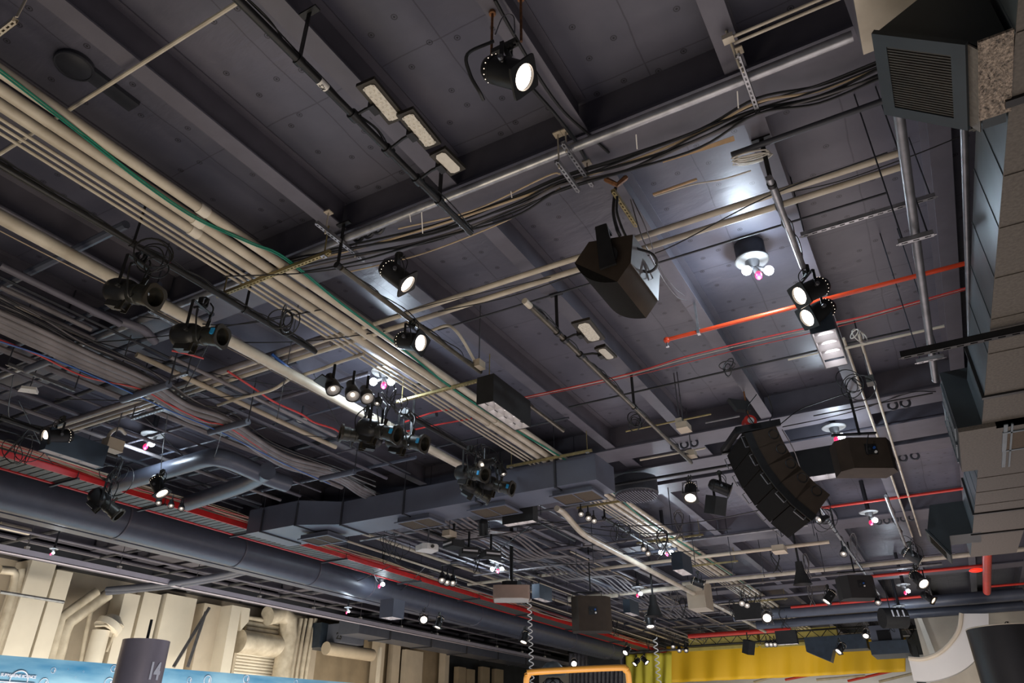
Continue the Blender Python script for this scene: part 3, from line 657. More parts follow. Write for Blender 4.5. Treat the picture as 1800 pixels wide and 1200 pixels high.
# small reflector spots
SM={}
SM['housing']=G().lathe([(0,.11),(.03,.108),(.036,.1),(.036,.04),(.05,.02),(.056,-.02),(.056,-.06),(.05,-.06),(.048,-.045)],20,close=True).mesh('housing','black_metal')
SM['reflector']=G().lathe([(.0,-.01),(.02,-.02),(.04,-.04),(.048,-.052)],20,close=True).mesh('reflector','galvanised')
mat('lit_mini',(1,.9,.8),.5,emit=(1,.85,.7),est=1.0)
SM['lamp']=G().sphere((0,0,-.038),.018,10,6).mesh('lamp','lit_mini')
SM['arm']=G().cyl((0,0,.02),(0,0,.17),.011,8).cyl((-.04,0,.0),(.04,0,.0),.016,8).mesh('mounting_arm','black_metal')
def mini(label,px,py,z,ang,c,sc=1.0,group='small reflector spotlights'):
    P=at(px,py,z); q,yq=orient(aimv(px,py,ang,c)); t=thing('reflector_spotlight',label,'spotlight',P,group)
    for k in ('housing','reflector','lamp'): inst(k,SM[k],t,q=q,sc=sc)
    inst('mounting_arm',SM['arm'],t,q=yq,sc=sc); return t
# --- the lit cans ---
def lit(*a,e=0,**k):
    t,P,aim=par(*a,**k)
    if e: spot_lamp(t,P,aim,e)
    return t
t=lit('large black can spotlight glowing at the top centre of the ceiling',893,128,6.05,-14,.66,roll=.3,lead=False,e=60)
P=at(880,70,6.5); t2=thing('strut_bracket','short steel strut on rusty rods holding the top spotlight','bracket',P)
xx=P.x; channel(at(845,62,6.4).x,at(925,95,6.4).x,P.y,6.36,.05,.05).build('channel','olive_metal',t2)
for px in (848,918): x=at(px,70,6.4).x; G().cyl((x,P.y,6.36),(x,P.y,BEAM),.011,8).build('threaded_rod','rust',t2); G().cyl((x,P.y,BEAM-.03),(x,P.y,BEAM),.03,8).build('beam_clamp','rust',t2)
cable('black power lead looping down beside the top spotlight',[(868,72,6.3),(822,95,6.2),(826,130,6.1),(842,160,6.0),(850,176,5.98)],.014,'cable_black')
cable('thin steel safety loop above the top spotlight',[(870,62,6.4),(884,30,6.7),(902,28,6.7),(905,60,6.4)],.005,'galv_dark')
cable('thick black cable crossing the beam behind the top spotlight',[(870,0,6.85),(900,55,6.85),(950,140,6.85),(990,195,6.85),(1030,232,6.85),(1070,268,6.85)],.016,'cable_black')
cable('dark cable along the beam edge below the top spotlight',[(935,155,6.85),(975,200,6.85),(1010,245,6.85),(1030,280,6.85)],.02,'cable_black')
lit('lit can spotlight left of the twin conduits, tilted toward them',698,485,6.15,-38,.5,e=30,roll=.4)
lit('lit can spotlight hanging over the beige conduits on bronze pipe',722,600,6.0,-8,.68,e=30,roll=.15)
lit('upper one of two lit can spotlights under the steel pipe',1425,511,6.0,206,.66,e=30,roll=.2)
lit('lower one of two lit can spotlights under the steel pipe',1437,549,5.95,210,.66,e=30,roll=.3)
lit('lit can spotlight facing left at the left edge of the photo',100,767,5.7,182,.42,e=20)
lit('lit can spotlight hanging above the red cable tray',279,855,5.7,-62,.55,e=40)
lit('lit can spotlight with amber rim near the line array, facing viewer',1214,865,5.75,-95,.78,e=20)
par('can spotlight turned right beside the line array, edge glowing',1268,857,5.75,-22,.08,state='dim')
lit('can spotlight tilted down at the far right, upper of the pair',1605,978,5.6,-35,.1,sc=1.1)
lit('far-right can spotlight facing the viewer, lower of the pair',1615,1018,5.3,-48,.7,sc=1.2)
par('dim can spotlight below the far right pair',1632,1050,5.2,-35,.4,state='dim',sc=.9)
lit('can spotlight shining left-down beneath the far dark speaker',1458,1049,5.6,232,.35,sc=1.1)
lit('bright can spotlight next to the far black downlight box',1348,1083,5.5,-90,.97,sc=1.3)
lit('can spotlight shining downward right of the far brown speaker',1142,1091,5.3,-85,.45,sc=1.2)
par('dark can spotlight hanging straight down below the duct diffusers',850,929,5.7,-88,.05,state='off',sc=.9)
lit('can spotlight with narrow lit edge near the beige box',1228,1024,5.7,-22,.05,sc=1.0)
for k,(px,py,l) in enumerate(((1119,1163,'left one of two small lit spotlights before the yellow curtain'),(1133,1160,'right one of two small lit spotlights before the yellow curtain'))): lit(l,px,py,4.9,(225,-48)[k],.45,sc=.9)
lit('lit spotlight under the round duct at the lower centre',745,1087,4.9,-90,.98,sc=.95,e=60)
lit('spotlight seen edge on beside the bright one under round duct',772,1094,4.9,250,.3,sc=.9)
lit('small lit spotlight in front of the yellow curtain at right',1478,1139,4.9,230,.5,sc=1.1)
lit('small warm spotlight beside the dark line of curtains',1009,1164,4.2,-90,.95,sc=.9)
lit('small spotlight above the blue machine at lower right',1522,1113,4.8,-100,.8,sc=.8)
lit('grey spotlight hanging left of the white coiled cord',923,1120,4.7,250,.4,sc=1.0)
lit('lit spotlight left of the two small ones before the curtain',1102,1143,4.8,230,.7,sc=.9)
# --- profile spots ---
profile('big unlit profile spotlight at left, facing the viewer',228,515,5.78,-10,.78,sc=1.15,tape=False)
profile('second big unlit profile spotlight with blue tape at left',343,590,5.72,-2,.66,sc=1.15)
profile('profile spotlight lying right below the small lamp cluster',660,756,5.75,-12,.55,sc=1.2)
profile('profile spotlight with blue tape aimed right below the cluster',710,775,5.7,-8,.6,sc=1.2)
profile('profile spotlight behind pointing left below the cluster',640,768,5.7,170,.2,sc=1.1,tape=False)
profile('profile spotlight with blue tape, left in the lamp tangle',825,832,5.6,-5,.7,sc=1.1)
profile('profile spotlight aimed right, lowest in the lamp tangle',868,852,5.55,-12,.45,sc=1.1)
profile('profile spotlight seen from the side in the lamp tangle',833,860,5.5,-30,.1,sc=1.0,tape=False)
profile('profile spotlight over the red tray pointing down right',182,882,5.75,-42,.35,sc=1.25,tape=False)
profile('dark profile spotlight at the far right, left of two',1738,1130,4.9,-15,.8,sc=1.2,tape=False)
profile('dark profile spotlight at the far right, right of two',1778,1122,4.9,-15,.8,sc=1.2,tape=False)
# --- small reflector spots ---
for px,py,a,c,sc,l in ((584,677,-75,.75,1.8,'left one of three small reflector spots by the cream pipe'),(619,688,-80,.8,1.8,'middle one of three small reflector spots by the cream pipe'),(644,694,-70,.85,1.7,'right one of three small reflector spots by the cream pipe'),(664,706,250,.7,.8,'tiny reflector spot right of the group of three'),
    (852,815,200,.7,1.6,'pale reflector spot in the lamp tangle facing left'),(883,828,-70,.45,1.2,'small lit spot at right of the lamp tangle'),
    (279,881,-90,.8,1.1,'left one of three tiny spots below the tray spotlight'),(301,886,-90,.8,1.1,'middle one of three tiny spots below the tray spotlight'),(319,891,-90,.8,1.1,'right one of three tiny spots below the tray spotlight'),
    (1021,901,-80,.85,1.15,'left one of three small spots right of the downlight'),(1034,908,-80,.85,1.3,'middle one of three small spots right of the downlight'),(1044,913,-80,.85,1.15,'right one of three small spots right of the downlight'),
    (1131,963,-80,.9,1.2,'upper small spot beside the bright bulb pair'),(1139,971,-80,.9,1.2,'lower small spot beside the bright bulb pair'),
    (1304,1058,-90,.9,1.6,'left small spot over the far black downlight'),(1313,1062,-90,.9,1.5,'right small spot over the far black downlight'),
    (1444,912,200,.7,1.6,'small lamp in the tangle left of line array foot'),(1483,970,-100,.8,1.6,'small lamp on the pipe below the line array'),
    (1543,1056,-90,.8,1.6,'small lamp at the foot of the far dark speaker'),(1348,1131,-90,.9,1.7,'left one of three small lamps before the curtain'),(1355,1131,-90,.9,1.7,'middle one of three small lamps before the curtain'),(1362,1131,-90,.9,1.7,'right one of three small lamps before the curtain'),
    (777,1016,-90,.8,1.7,'left one of the small lamps under the white projector'),(786,1020,-90,.8,1.7,'middle one of the small lamps under the white projector'),(796,1021,-90,.8,1.7,'right one of the small lamps under the white projector'),(1183,1134,-90,.8,1.7,'small dark lamp at left end of the yellow curtain'),(1194,1141,-90,.8,1.7,'small dark lamp right of the curtain corner'),(1206,1141,-90,.8,1.7,'small dark lamp beside the red tray end')):
    mini(l,px,py,5.75 if py<1000 else 5.2,a,c,sc)
# glare shield beside the small reflectors
tag(G().prism([at(551,670,5.75),at(566,659,5.75),at(604,683,5.75),at(589,694,5.75)],(0,0,0),(0,0,.02)).build('barn_door','black_metal'),'black glare flap left of the three reflector spots','flap')
# --- LED flood panels ---
def flood(label,px4,z0,z1,ex,domes=True,py_=None,pipe=None,gx=None):
    """px4: four picture corners of the front; the panel lies tilted in the hall"""
    c=[at(px4[i][0],px4[i][1],(z0,z0,z1,z1)[i]) for i in range(4)]   # near-left, near-right, far-right, far-left
    o=sum(c,Vector())/4; U=((c[3]-c[0])+(c[2]-c[1]))/2; V=((c[1]-c[0])+(c[2]-c[3]))/2
    l,w=U.length,V.length; U.normalize(); V=(V-U*V.dot(U)).normalized(); N=U.cross(V)
    if N.dot(-o+Vector((0,0,CZ)))<0: N=-N
    def p(u,v,n=0): return o+U*(u*l)+V*(v*w)+N*n
    t=thing('flood_light',label,'floodlight',o,'flat LED flood panels')
    poly=[p(-.5,-.5),p(-.5,.5),p(.5,.5),p(.5,-.5)]
    g=G().prism(poly,N*0,-N*.035); 
    for i in range(9): u=-.42+.105*i; g.prism([p(u-.02,-.42),p(u+.02,-.42),p(u+.02,.42),p(u-.02,.42)],-N*.035,-N*.06)
    g.build('housing','dark_bronze',t)
    hexp=[p(-.42,-.18),p(-.36,.16),p(-.33,.3),p(.36,.36),p(.43,.22),p(.43,-.05),p(.36,-.3),p(-.33,-.3)] if 0 else [p(-.43,-.15),p(-.43,.2),p(-.36,.33),p(.33,.33),p(.43,.2),p(.43,-.15),p(.36,-.3),p(-.33,-.3)]
    ln=G().prism(hexp,N*.002,N*.008).build('lens_plate','led_lens',t)
    if domes:
        g=G(); n=int(l*.8/.042); k=0; xm=V
        for i in range(n+1):
            for j in range(-2,3):
                u=-.38+.76*i/n; v=.015+(j+(.5 if i%2 else 0))*.042/w
                if abs(v-.015)>.26: continue
                q=p(u,v,.008); g.torus(q,.0135,.004,10,4,N); g.sphere(q,.008,6,4)
        g.build('led_domes','led_dome',ln,sharp=60)
    # bracket and clamp
    b=p(.05,-.5,-.02); e=Vector(pipe)if pipe else b+Vector((-.2,0,.05)); g=G().tube([b,b.lerp(e,.4)+Vector((0,0,.02)),e],.016,6).bb(b+Vector((-.03,-.05,-.05)),b+Vector((.03,.05,.05)))
    g.build('bracket','black_metal',t); G().cyl(e-Vector((0,.04,0)),e+Vector((0,.04,0)),.05,12).build('clamp','black_metal',t)
    return t
flood('largest flood panel hanging from the black pipe, nearest',[(628,153),(655,138),(714,205),(683,222)],6.28,6.28,0,pipe=(L1,at(620,205,6.3).y,6.3))
flood('middle one of three flood panels on the black pipe',[(700,205),(722,190),(775,250),(748,267)],6.24,6.24,0,pipe=(L1,at(680,265,6.3).y,6.3))
flood('smallest flood panel at the lower end of the black pipe',[(757,275),(780,260),(818,295),(793,312)],6.24,6.24,0,domes=False,pipe=(L1,at(738,315,6.3).y,6.3))
flood('upper flood panel on the bronze pipe with capped end',[(1011,573),(1030,558),(1057,592),(1040,608)],6.24,6.24,0,pipe=(L4,at(998,595,6.3).y,6.3))
flood('tilted lower flood panel on the bronze pipe',[(1045,614),(1064,609),(1085,628),(1066,634)],6.22,6.22,0,domes=False,pipe=(L4,at(1028,622,6.3).y,6.3))
# --- louvred downlights ---
def downlight(label,c0,c1,c2,z,h,nx,ny,m='black_matte',group='boxy louvred downlights',e=0,dim=False,cord=True):
    """c0 near-left, c1 near-right, c2 far-right picture corners of the lit mouth"""
    a,b,c=at(*c0,z),at(*c1,z),at(*c2,z); X0,X1=a.x,(b.x+c.x)/2; Y0,Y1=(a.y+b.y)/2,c.y
    if X1<X0+.15: X1=X0+.15
    if Y1<Y0+.15: Y1=Y0+.15
    t=thing('louvred_downlight',label,'light fitting',((X0+X1)/2,(Y0+Y1)/2,z),group); th=.012
    g=G(); g.bb((X0-th,Y0-th,z),(X1+th,Y0,z+h)).bb((X0-th,Y1,z),(X1+th,Y1+th,z+h)).bb((X0-th,Y0,z),(X0,Y1,z+h)).bb((X1,Y0,z),(X1+th,Y1,z+h)).bb((X0,Y0,z+h-th),(X1,Y1,z+h)); g.build('housing',m,t)
    g=G(); d=min(.09,h*.4)
    for i in range(nx+1): x=X0+(X1-X0)*i/nx; x=min(max(x,X0+.003),X1-.003); g.bb((x-.003,Y0,z+.005),(x+.003,Y1,z+d))
    for j in range(ny+1): y=Y0+(Y1-Y0)*j/ny; y=min(max(y,Y0+.003),Y1-.003); g.bb((X0,y-.003,z+.005),(X1,y+.003,z+d))
    g.bb((X0,Y0,z+d+.05),(X1,Y1,z+d+.055)); g.build('louvre','louvre_white',t)
    g=G()
    for i in range(nx):
        for j in range(ny):
            cx=X0+(X1-X0)*(i+.5)/nx; cy_=Y0+(Y1-Y0)*(j+.5)/ny; g.lathe([(0,z+d+.03),(min((X1-X0)/nx,(Y1-Y0)/ny)*.36,z+d+.042)],14,Matrix.Translation((cx,cy_,0)),close=True)
    g.build('lamp','lit_cool' if not dim else 'lit_pale',t)
    return t
mat('lit_cool',(1,1,1),.5,emit=(.96,.93,1),est=3.2); mat('lit_pale',(1,1,1),.5,emit=(1,.9,.86),est=3)
MATS['lit_cool'].cycles.emission_sampling='AUTO'; MATS['lit_pale'].cycles.emission_sampling='AUTO'
downlight('long black downlight with eight white cells over the conduits',(840,712),(864,705),(933,750),5.75,.42,2,4,dim=True)
downlight('bright four-cell downlight under the pair of spotlights',(1428,590),(1467,576),(1490,640),5.7,.3,1,4,'navy_steel')
downlight('black downlight with two bright cells right of the line array',(1398,842),(1480,829),(1484,838),5.75,.5,3,1)
downlight('long black downlight box below the rectangular duct',(884,922),(937,914),(944,918),5.75,.4,3,1,dim=True)
downlight('big grey downlight box with pale mouth at left edge',(68,792),(78,790),(168,824),5.45,.35,2,3,'navy_steel',dim=True)
downlight('small black downlight near the end of the cream pipe',(1183,1002),(1200,1000),(1218,1010),5.6,.45,1,2,'navy_steel',dim=True)
downlight('small dark teal downlight beside the tan projector',(937,1052),(950,1050),(967,1058),5.4,.4,1,2,'navy_steel',dim=True)
downlight('small dark downlight right of the far brown speaker',(1097,1077),(1108,1076),(1123,1082),5.3,.4,1,2,'navy_steel',dim=True)
downlight('wide black downlight with thin lit edge far down the hall',(1294,1091),(1338,1086),(1339,1088),5.3,.5,3,1,dim=True)
downlight('small downlight behind the suspended rail at lower left',(673,1087),(687,1082),(706,1088),4.9,.5,2,2,'duct_paint',dim=True)
downlight('black downlight box against the yellow curtain',(1367,1133),(1402,1130),(1403,1132),5.2,.5,3,1,dim=True)
mat('plate_enamel',(.2,.2,.2),.45,0,.15,5)
# --- bare-bulb fittings ---
def bulbs(label,px,py,z=7.08,n=2,sc=1.0,e=22,rot=0,low=False,far=False):
    c=at(px,py,z); t=thing('bulb_fitting',label,'light fitting',c,'ceiling fittings with white and red bulbs')
    G().lathe([(.0,.0),(.2,.0),(.215,.012),(.215,.03),(.17,.05),(.0,.06)],28,Matrix.Translation(c)@Matrix.Scale(sc,4),close=True).build('ceiling_plate','plate_enamel',t)
    G().cyl(c+Vector((0,0,.05*sc)),(c.x,c.y,DECK),(.19 if z>7 else .05)*sc,20).build('conduit_box','dark_paint',t)
    G().lathe([(.09,0),(.085,-.05),(.06,-.1),(0,-.1)],18,Matrix.Translation(c)@Matrix.Scale(sc,4),close=True).build('neck','galv_dark',t)
    d=Vector((cy,sy,0)); pos=[c+(d*(.14*(-1 if k==0 else 1))-Vector((-sy,cy,0))*.12+Vector((0,0,-.22)))*sc for k in range(n)] if n==2 else [c+(d*.07-Vector((-sy,cy,0))*.08+Vector((0,0,-.2)))*sc]
    for p in pos: G().sphere(p,.062*sc,14,10).build('bulb','bulb_white',t)
    rp=c+(d*(.02 if n==2 else -.04)-Vector((-sy,cy,0))*.07+Vector((0,0,-.26)))*sc
    G().tube([c+Vector((0,0,-.08*sc)),(c+rp)/2+Vector((0,0,-.02)),rp],.035*sc,10).build('lamp_holder','stem_grey',t)
    for p in pos: G().cyl(c+Vector((0,0,-.08*sc)),p,.03*sc,10).build('lamp_holder','stem_grey',t)
    G().sphere(rp,.045*sc,12,8,(1,1,1.35)).build('red_bulb','bulb_red',t)
    if e:
        l=bpy.data.lights.new('bulb_light','POINT'); l.energy=e*n; l.color=(.72,.86,1); l.shadow_soft_size=.1
        o=bpy.data.objects.new('bulb_light',l); COL.objects.link(o); o.parent=t; o.location=Vector((0,0,-.42*sc))-Vector((-sy,cy,0))*.12
    return t
bulbs('white disc with two bright bulbs and a red one, near the spotlights',1322,460,e=34)
bulbs('white disc with one bright bulb above the grey box speaker',1466,752,6.8,1,e=32)
bulbs('smaller white disc with one bulb farther along on the right',1527,901,6.55,1,e=24)
bulbs('bulb fitting with one white and red bulb at left above round duct',268,765,6.9,1,e=30)
bulbs('two bright bulbs behind the beige conduits at centre left',676,655,6.9,2,e=34)
bulbs('bright bulb at the left edge beneath the red tray',25,828,6.6,1,e=30)
bulbs('two bulbs and a red one above the tan projector',874,988,6.4,2,e=28)
bulbs('two bulbs beyond the conduits near the second small spot pair',1168,958,6.4,2,e=28)
bulbs('single bulb glimpsed between red tray and round duct',671,1016,6.3,1,e=10)
bulbs('single bulb low behind the suspended rail at left',612,1068,5.6,1,.6,e=12)
bulbs('single bulb right of the far dark speaker',1588,1028,6.3,1,e=18)
bulbs('single bulb under the blue pipes above the blue machine',1580,1066,6.1,1,e=18)
bulbs('single bulb at the end of the pale far pipe',1121,1033,6.3,1,e=20)
bulbs('bulb fitting tucked behind rods at the lower left',95,965,5.9,1,.5,e=5)
bulbs('bulb pair hanging left of the yellow curtain pipes',1322,1068,6.3,1,e=10)
# ======================= loudspeakers =====================================
Y=atY(1108,462,1).x; 
zc=5.7; pc=at(1108,462,zc+.0); Y0=pc.y; Y1=at(1158,528,zc).y
px_=[(1010,462),(1035,425),(1112,412),(1108,462),(1085,495)]
sec=[atY(a,b,Y0) for a,b in px_]
t=thing('wedge_speaker','big brown wedge speaker hanging by a black arm, curved grille','loudspeaker',pc)
L=Vector((0,Y1-Y0,0))
body=[sec[0],sec[1],sec[2],sec[3],sec[4]]
G().prism(body,(0,0,0),L).build('cabinet','cabinet_brown',t)
m_=Vector((.004,0,0)); G().prism([sec[2]+m_*.2,sec[3]+m_*.2,sec[3]+m_,sec[2]+m_],(0,.004,0),L).build('lit_side_sheet','cabinet_side_lit',t)  # thin pale sheet: paints the bulb's light on the right face
g=G(); a,b=sec[0],sec[4]; d=b-a; n=Vector((-d.z,0,d.x)).normalized(); n=n if n.z<0 else -n; pts=[]
for i in range(11):
    u=i/10; pts.append(a.lerp(b,u)+n*(.09*4*u*(1-u)))
g.prism(pts,(0,.0,0),L); g.build('grille','grille_cloth',t)
top=atY(1070,400,Y0-.03); G().prism([atY(1048,402,Y0-.02),atY(1068,395,Y0-.02),atY(1085,495-30,Y0-.02),atY(1056,475,Y0-.02)],(0,0,0),(0,-.03,0)).build('hanging_arm','black_metal',t)
c=atY(1070,450,Y0-.02); G().cyl(c,c+Vector((0,-.02,0)),.1,24).build('pivot_plate','black_metal',t)
G().bb(atY(1048,402,Y0)+Vector((0,-.03,-.03)),atY(1066,398,Y0)+Vector((0,.15,.02))).build('arm_cap','black_metal',t)
g=G(); m0=(sec[2]+sec[3])/2+Vector((.004,L.y*.35,0)); g.tube([m0+Vector((0,0,.1)),m0+Vector((.02,.25,-.05)),m0+Vector((.02,.1,-.16)),m0+Vector((0,0,.1))],.008,6); g.build('rigging_eye','galvanised',t)
cable('black looped cable over the side of the wedge speaker',[(1085,345,6.4),(1086,380,6.2),(1110,430,5.98),(1145,445,5.9),(1155,465,5.85),(1140,478,5.8),(1115,470,5.8)],.014,'cable_black')
cable('grey wire hanging behind the wedge speaker, outer one',[(1108,350,6.6),(1130,420,6.3),(1165,490,6.4),(1190,522,6.6),(1207,528,6.85)],.007,'cable_grey')
cable('grey wire hanging behind the wedge speaker, inner one',[(1112,350,6.6),(1135,400,6.3),(1160,470,6.4),(1185,505,6.6),(1203,520,6.85)],.006,'cable_grey')
cable('doubled black lead dropping to the top of the wedge speaker',[(1082,330,6.8),(1078,370,6.5),(1084,400,6.1),(1090,415,6.0)],.018,'cable_black')
t=thing('beam_clamp','rusty clamp and olive strut above the wedge speaker','bracket',at(1085,320,6.8))
channel(at(1090,352,6.6).y-.15,at(1110,385,6.6).y+.15,at(1098,368,6.6).x,6.6,axis='y').build('channel','brass_channel',t); G().tube([at(1065,315,6.85),at(1085,325,6.7),at(1100,312,6.85)],.03,6).build('clamp','rust',t)
# line array
t=thing('line_array','large curved black line array of five stacked cabinets','loudspeaker',at(1308,762,6.0))
o=at(1308,762,6.0); Rv=Vector((cy,sy,0)); Fv=Vector((-sy,cy,0))
p=o.copy(); th=[14,20,28,36,45]; hh=[.30,.32,.33,.34,.36]; Wd=1.0; Dp=.55
for i in range(5):
    a=R(th[i]); dn=Rv*math.sin(a)+Vector((0,0,-math.cos(a))); dp=Rv*math.cos(a)+Vector((0,0,math.sin(a)))
    q=[p,p+dn*(hh[i]-.012),p+dn*(hh[i]-.03)+dp*Dp,p+dp*Dp+dn*.03*(-1 if i else 0)]
    cb=G().prism(q,(0,0,0),Fv*Wd).build('cabinet','cabinet_brown',t)
    G().prism([p-dp*.02,p+dn*(hh[i]-.015)-dp*.02,p+dn*(hh[i]-.015),p],Fv*.02,Fv*(Wd-.02)).build('grille','grille_cloth',cb)
    c=p+dn*hh[i]*.42+dp*Dp*.82-Fv*.004
    G().torus(c,.075,.008,20,6,-Fv).build('recessed_handle','black_metal',cb)
    e0=p+dn*hh[i]*.1+dp*.08-Fv*.02; e1=p+dn*hh[i]*.95+dp*.05-Fv*.02
    G().prism([p+dn*.0,p+dn*hh[i],p+dn*hh[i]+dp*.12,p+dp*.12],-Fv*.02,Fv*.0).build('rigging_rail','black_metal',cb)
    hb=p+dn*hh[i]*.5-dp*.03-Fv*.03; g=G().tube([hb-dn*.1,hb-dn*.1-dp*.05,hb+dn*.08-dp*.05,hb+dn*.08],.009,6)
    g.tube([x+Fv*(Wd+.02) for x in (hb-dn*.1,hb-dn*.1-dp*.05,hb+dn*.08-dp*.05,hb+dn*.08)],.009,6); g.build('rigging_handle','galv_dark',cb)
    p=p+dn*hh[i]
a=R(14); up=Vector((0,0,1))
g=G(); g.prism([o-Rv*.12+up*.0,o+Rv*.62+up*.15,o+Rv*.62+up*.26,o-Rv*.12+up*.12],(0,0,0),Fv*.05); g.prism([o-Rv*.12,o+Rv*.62+up*.15,o+Rv*.62+up*.26,o-Rv*.12+up*.12],Fv*.9,Fv*.97); g.prism([o-Rv*.12+up*.03,o-Rv*.02+up*.05,o-Rv*.02+up*.12,o-Rv*.12+up*.12],(0,0,0),Fv*.97)
g.prism([o+Rv*.1+up*.08,o+Rv*.3+up*.1,o+Rv*.3+up*.18,o+Rv*.1+up*.16],Fv*.0,Fv*.97)
g.build('flying_frame','black_metal',t)
hp=at(1333,735,6.3); hp=o+Rv*.22+Fv*.3+up*.38
hp=hp-Vector((0,0,.06)); h=thing('chain_hoist','small red chain hoist above the line array','hoist',hp)
G().cyl(hp-Fv*.08,hp+Fv*.08,.105,20).build('drum','red_pipe',h); G().cyl(hp-Fv*.1,hp-Fv*.09,.055,16).build('hub_cap','white_plastic',h); G().cyl(hp+up*.1,(hp.x,hp.y,BEAM-.01),.014,6).build('hook_chain','rust',h)
G().prism([hp+up*.42-Rv*.3,hp+up*.36+Rv*.05,hp+up*.2+Rv*.05,hp+up*.22-Rv*.18],-Fv*.06,Fv*.06).build('chain_bag','black_matte',h)
for k,pts in enumerate(([(1330,693,6.75),(1312,720,6.5),(1325,745,6.2)],[(1350,695,6.75),(1358,725,6.5),(1350,745,6.2)],[(1372,745,6.2),(1405,720,6.5),(1440,707,6.8),(1490,690,6.85)],[(1376,750,6.2),(1450,735,6.6),(1520,717,6.85),(1600,690,6.85),(1645,688,6.85)])):
    cable(['looped lead left of the red hoist','looped lead right of the red hoist','upper cable from line array to the right beams','lower cable from line array to the right beams'][k],pts,.009,'cable_black')
cable('grey cable dangling down the back edge of line array',[(1375,755,6.2),(1395,790,6.0),(1410,830,5.8),(1425,850,5.7),(1440,862,5.6)],.009,'cable_grey')
# box speakers
def boxspeaker(label,cx,cy_,z,w,h,d,pxs=1,m='cabinet_brown',drop=True,tilt=0,angle=0):
    c=at(cx,cy_,z); t=thing('box_speaker',label,'loudspeaker',c,'box speakers hung with their backs to the viewer')
    A=Rv if not angle else Vector((math.cos(YAW+angle),math.sin(YAW+angle),0)); B=Vector((-A.y,A.x,0)); up=Vector((0,0,1))
    b=.16*w
    def P_(u,v,n): return c+A*u+B*n+up*v
    poly=[P_(-w/2,0,.35*d),P_(-w/2+b,0,0),P_(w/2-b,0,0),P_(w/2,0,.35*d),P_(w/2*.9,0,d),P_(-w/2*.9,0,d)]
    G().prism(poly,(0,0,-h/2),(0,0,h/2)).build('cabinet',m,t)
    G().prism([P_(-w*.42,0,d+.0),P_(w*.42,0,d),P_(w*.42,0,d+.02),P_(-w*.42,0,d+.02)],(0,0,-h*.46),(0,0,h*.46)).build('grille','grille_cloth',t)
    k=w/.85; q=P_(.02*k,.05*k,-.003); pn=G().prism([q+A*x*k+up*y*k for x,y in ((-.09,-.08),(.09,-.08),(.09,.08),(-.09,.08))],(0,0,0),B*-.006).build('connector_panel','black_metal',t)
    for (u,v,mm) in ((-.03,0,'black_matte'),(.045,.02,'cable_blue'),(.055,-.045,'white_plastic')): G().cyl(q+A*u*k+up*v*k,q+A*u*k+up*v*k-B*.03,.02*k,10).build('connector',mm,pn)
    if drop:
        g=G(); g.prism([P_(-w*.5,h/2+.1,.4*d),P_(w*.3,h/2+.14,.4*d),P_(w*.3,h/2+.17,.4*d),P_(-w*.5,h/2+.13,.4*d)],-B*.03,B*.03)
        for u in (-w*.45,w*.28): g.bb(P_(u-.01,h/2-.02,.4*d-.02),P_(u+.01,h/2+.15,.4*d+.02))
        g.build('hanging_bracket','black_metal',t); G().cyl(P_(0,h/2+.12,.4*d),P_(0,DECK-z-.05,.4*d),.022,8).build('drop_pole','black_metal',t)
    return t
boxspeaker('grey-brown box speaker with connector panel, upper right',1530,795,5.75,.92,.52,.5)
boxspeaker('far dark speaker hung over the blue pipes',1514,1030,5.6,.98,.62,.6,m='cabinet_black')
boxspeaker('brown box speaker hanging low in the lower centre',1041,1077,5.0,1.15,.95,.6)
cable('looped speaker lead with blue and red plugs',[at(1527,760,6.0),at(1521,790,5.75)-Fv*.05,at(1528,808,5.7)-Fv*.05,at(1541,815,5.65)-Fv*.06,at(1550,800,5.75)-Fv*.04],.009,'cable_black')
# small speakers / dark boxes
for l,px,py,z,w,h in (('small black box lamp under the dim can spotlight',1258,888,5.6,.28,.34),('black cone-shaped horn hanging on a pole, right of centre',1408,1010,5.7,.0,0),('little black speaker silhouetted against the yellow curtain',1316,1137,5.2,.34,.52),('grey cone-shaped horn hanging near lower centre',1149,1067,5.2,0,0)):
    c=at(px,py,z)
    if w:
        t=thing('small_speaker',l,'loudspeaker',c); G().box(c,(w,w,h),Matrix.Rotation(YAW+.5,3,'Z')@Matrix.Rotation(.35,3,'X')).build('cabinet','black_matte',t); G().bb(c+Vector((-.02,-.02,h/2)),c+Vector((.02,.02,h/2+.3))).build('bracket','black_metal',t)
    else:
        t=thing('horn_speaker',l,'loudspeaker',c); G().lathe([(.22,-.22),(.2,-.2),(.1,.1),(.08,.3),(0,.3)],20,Matrix.Translation(c)@Matrix.Scale(1.15,4),close=True).build('horn','black_matte',t); G().cyl(c+Vector((0,0,.3)),(c.x,c.y,DECK),.03,8).build('pole','black_metal',t)
# ======================= projectors =======================================
def boxdir(c,w,h,d,g=None,ang=0,ch=.2):
    A=Vector((math.cos(YAW+ang),math.sin(YAW+ang),0)); B=Vector((-A.y,A.x,0)); g=g or G()
    poly=[c-A*w/2+B*(-d/2+ch*d),c-A*(w/2-ch*w)-B*d/2,c+A*(w/2-ch*w)-B*d/2,c+A*w/2+B*(-d/2+ch*d),c+A*w/2+B*d/2,c-A*w/2+B*d/2]
    return g.prism(poly,(0,0,-h/2),(0,0,h/2)),A,B
c=at(752,963,5.65); t=thing('projector','small white projector hanging below the duct','projector',c); g,A,B=boxdir(c,.42,.13,.42,ang=.6); g.build('projector_body','white_plastic',t); G().cyl(c+Vector((0,0,.06)),(c.x,c.y,6.4),.02,8).build('drop_pole','galv_dark',t); G().cyl(c-B*.21,c-B*.24,.04,14).build('lens','lens_dark',t)
c=at(798,957,5.75)
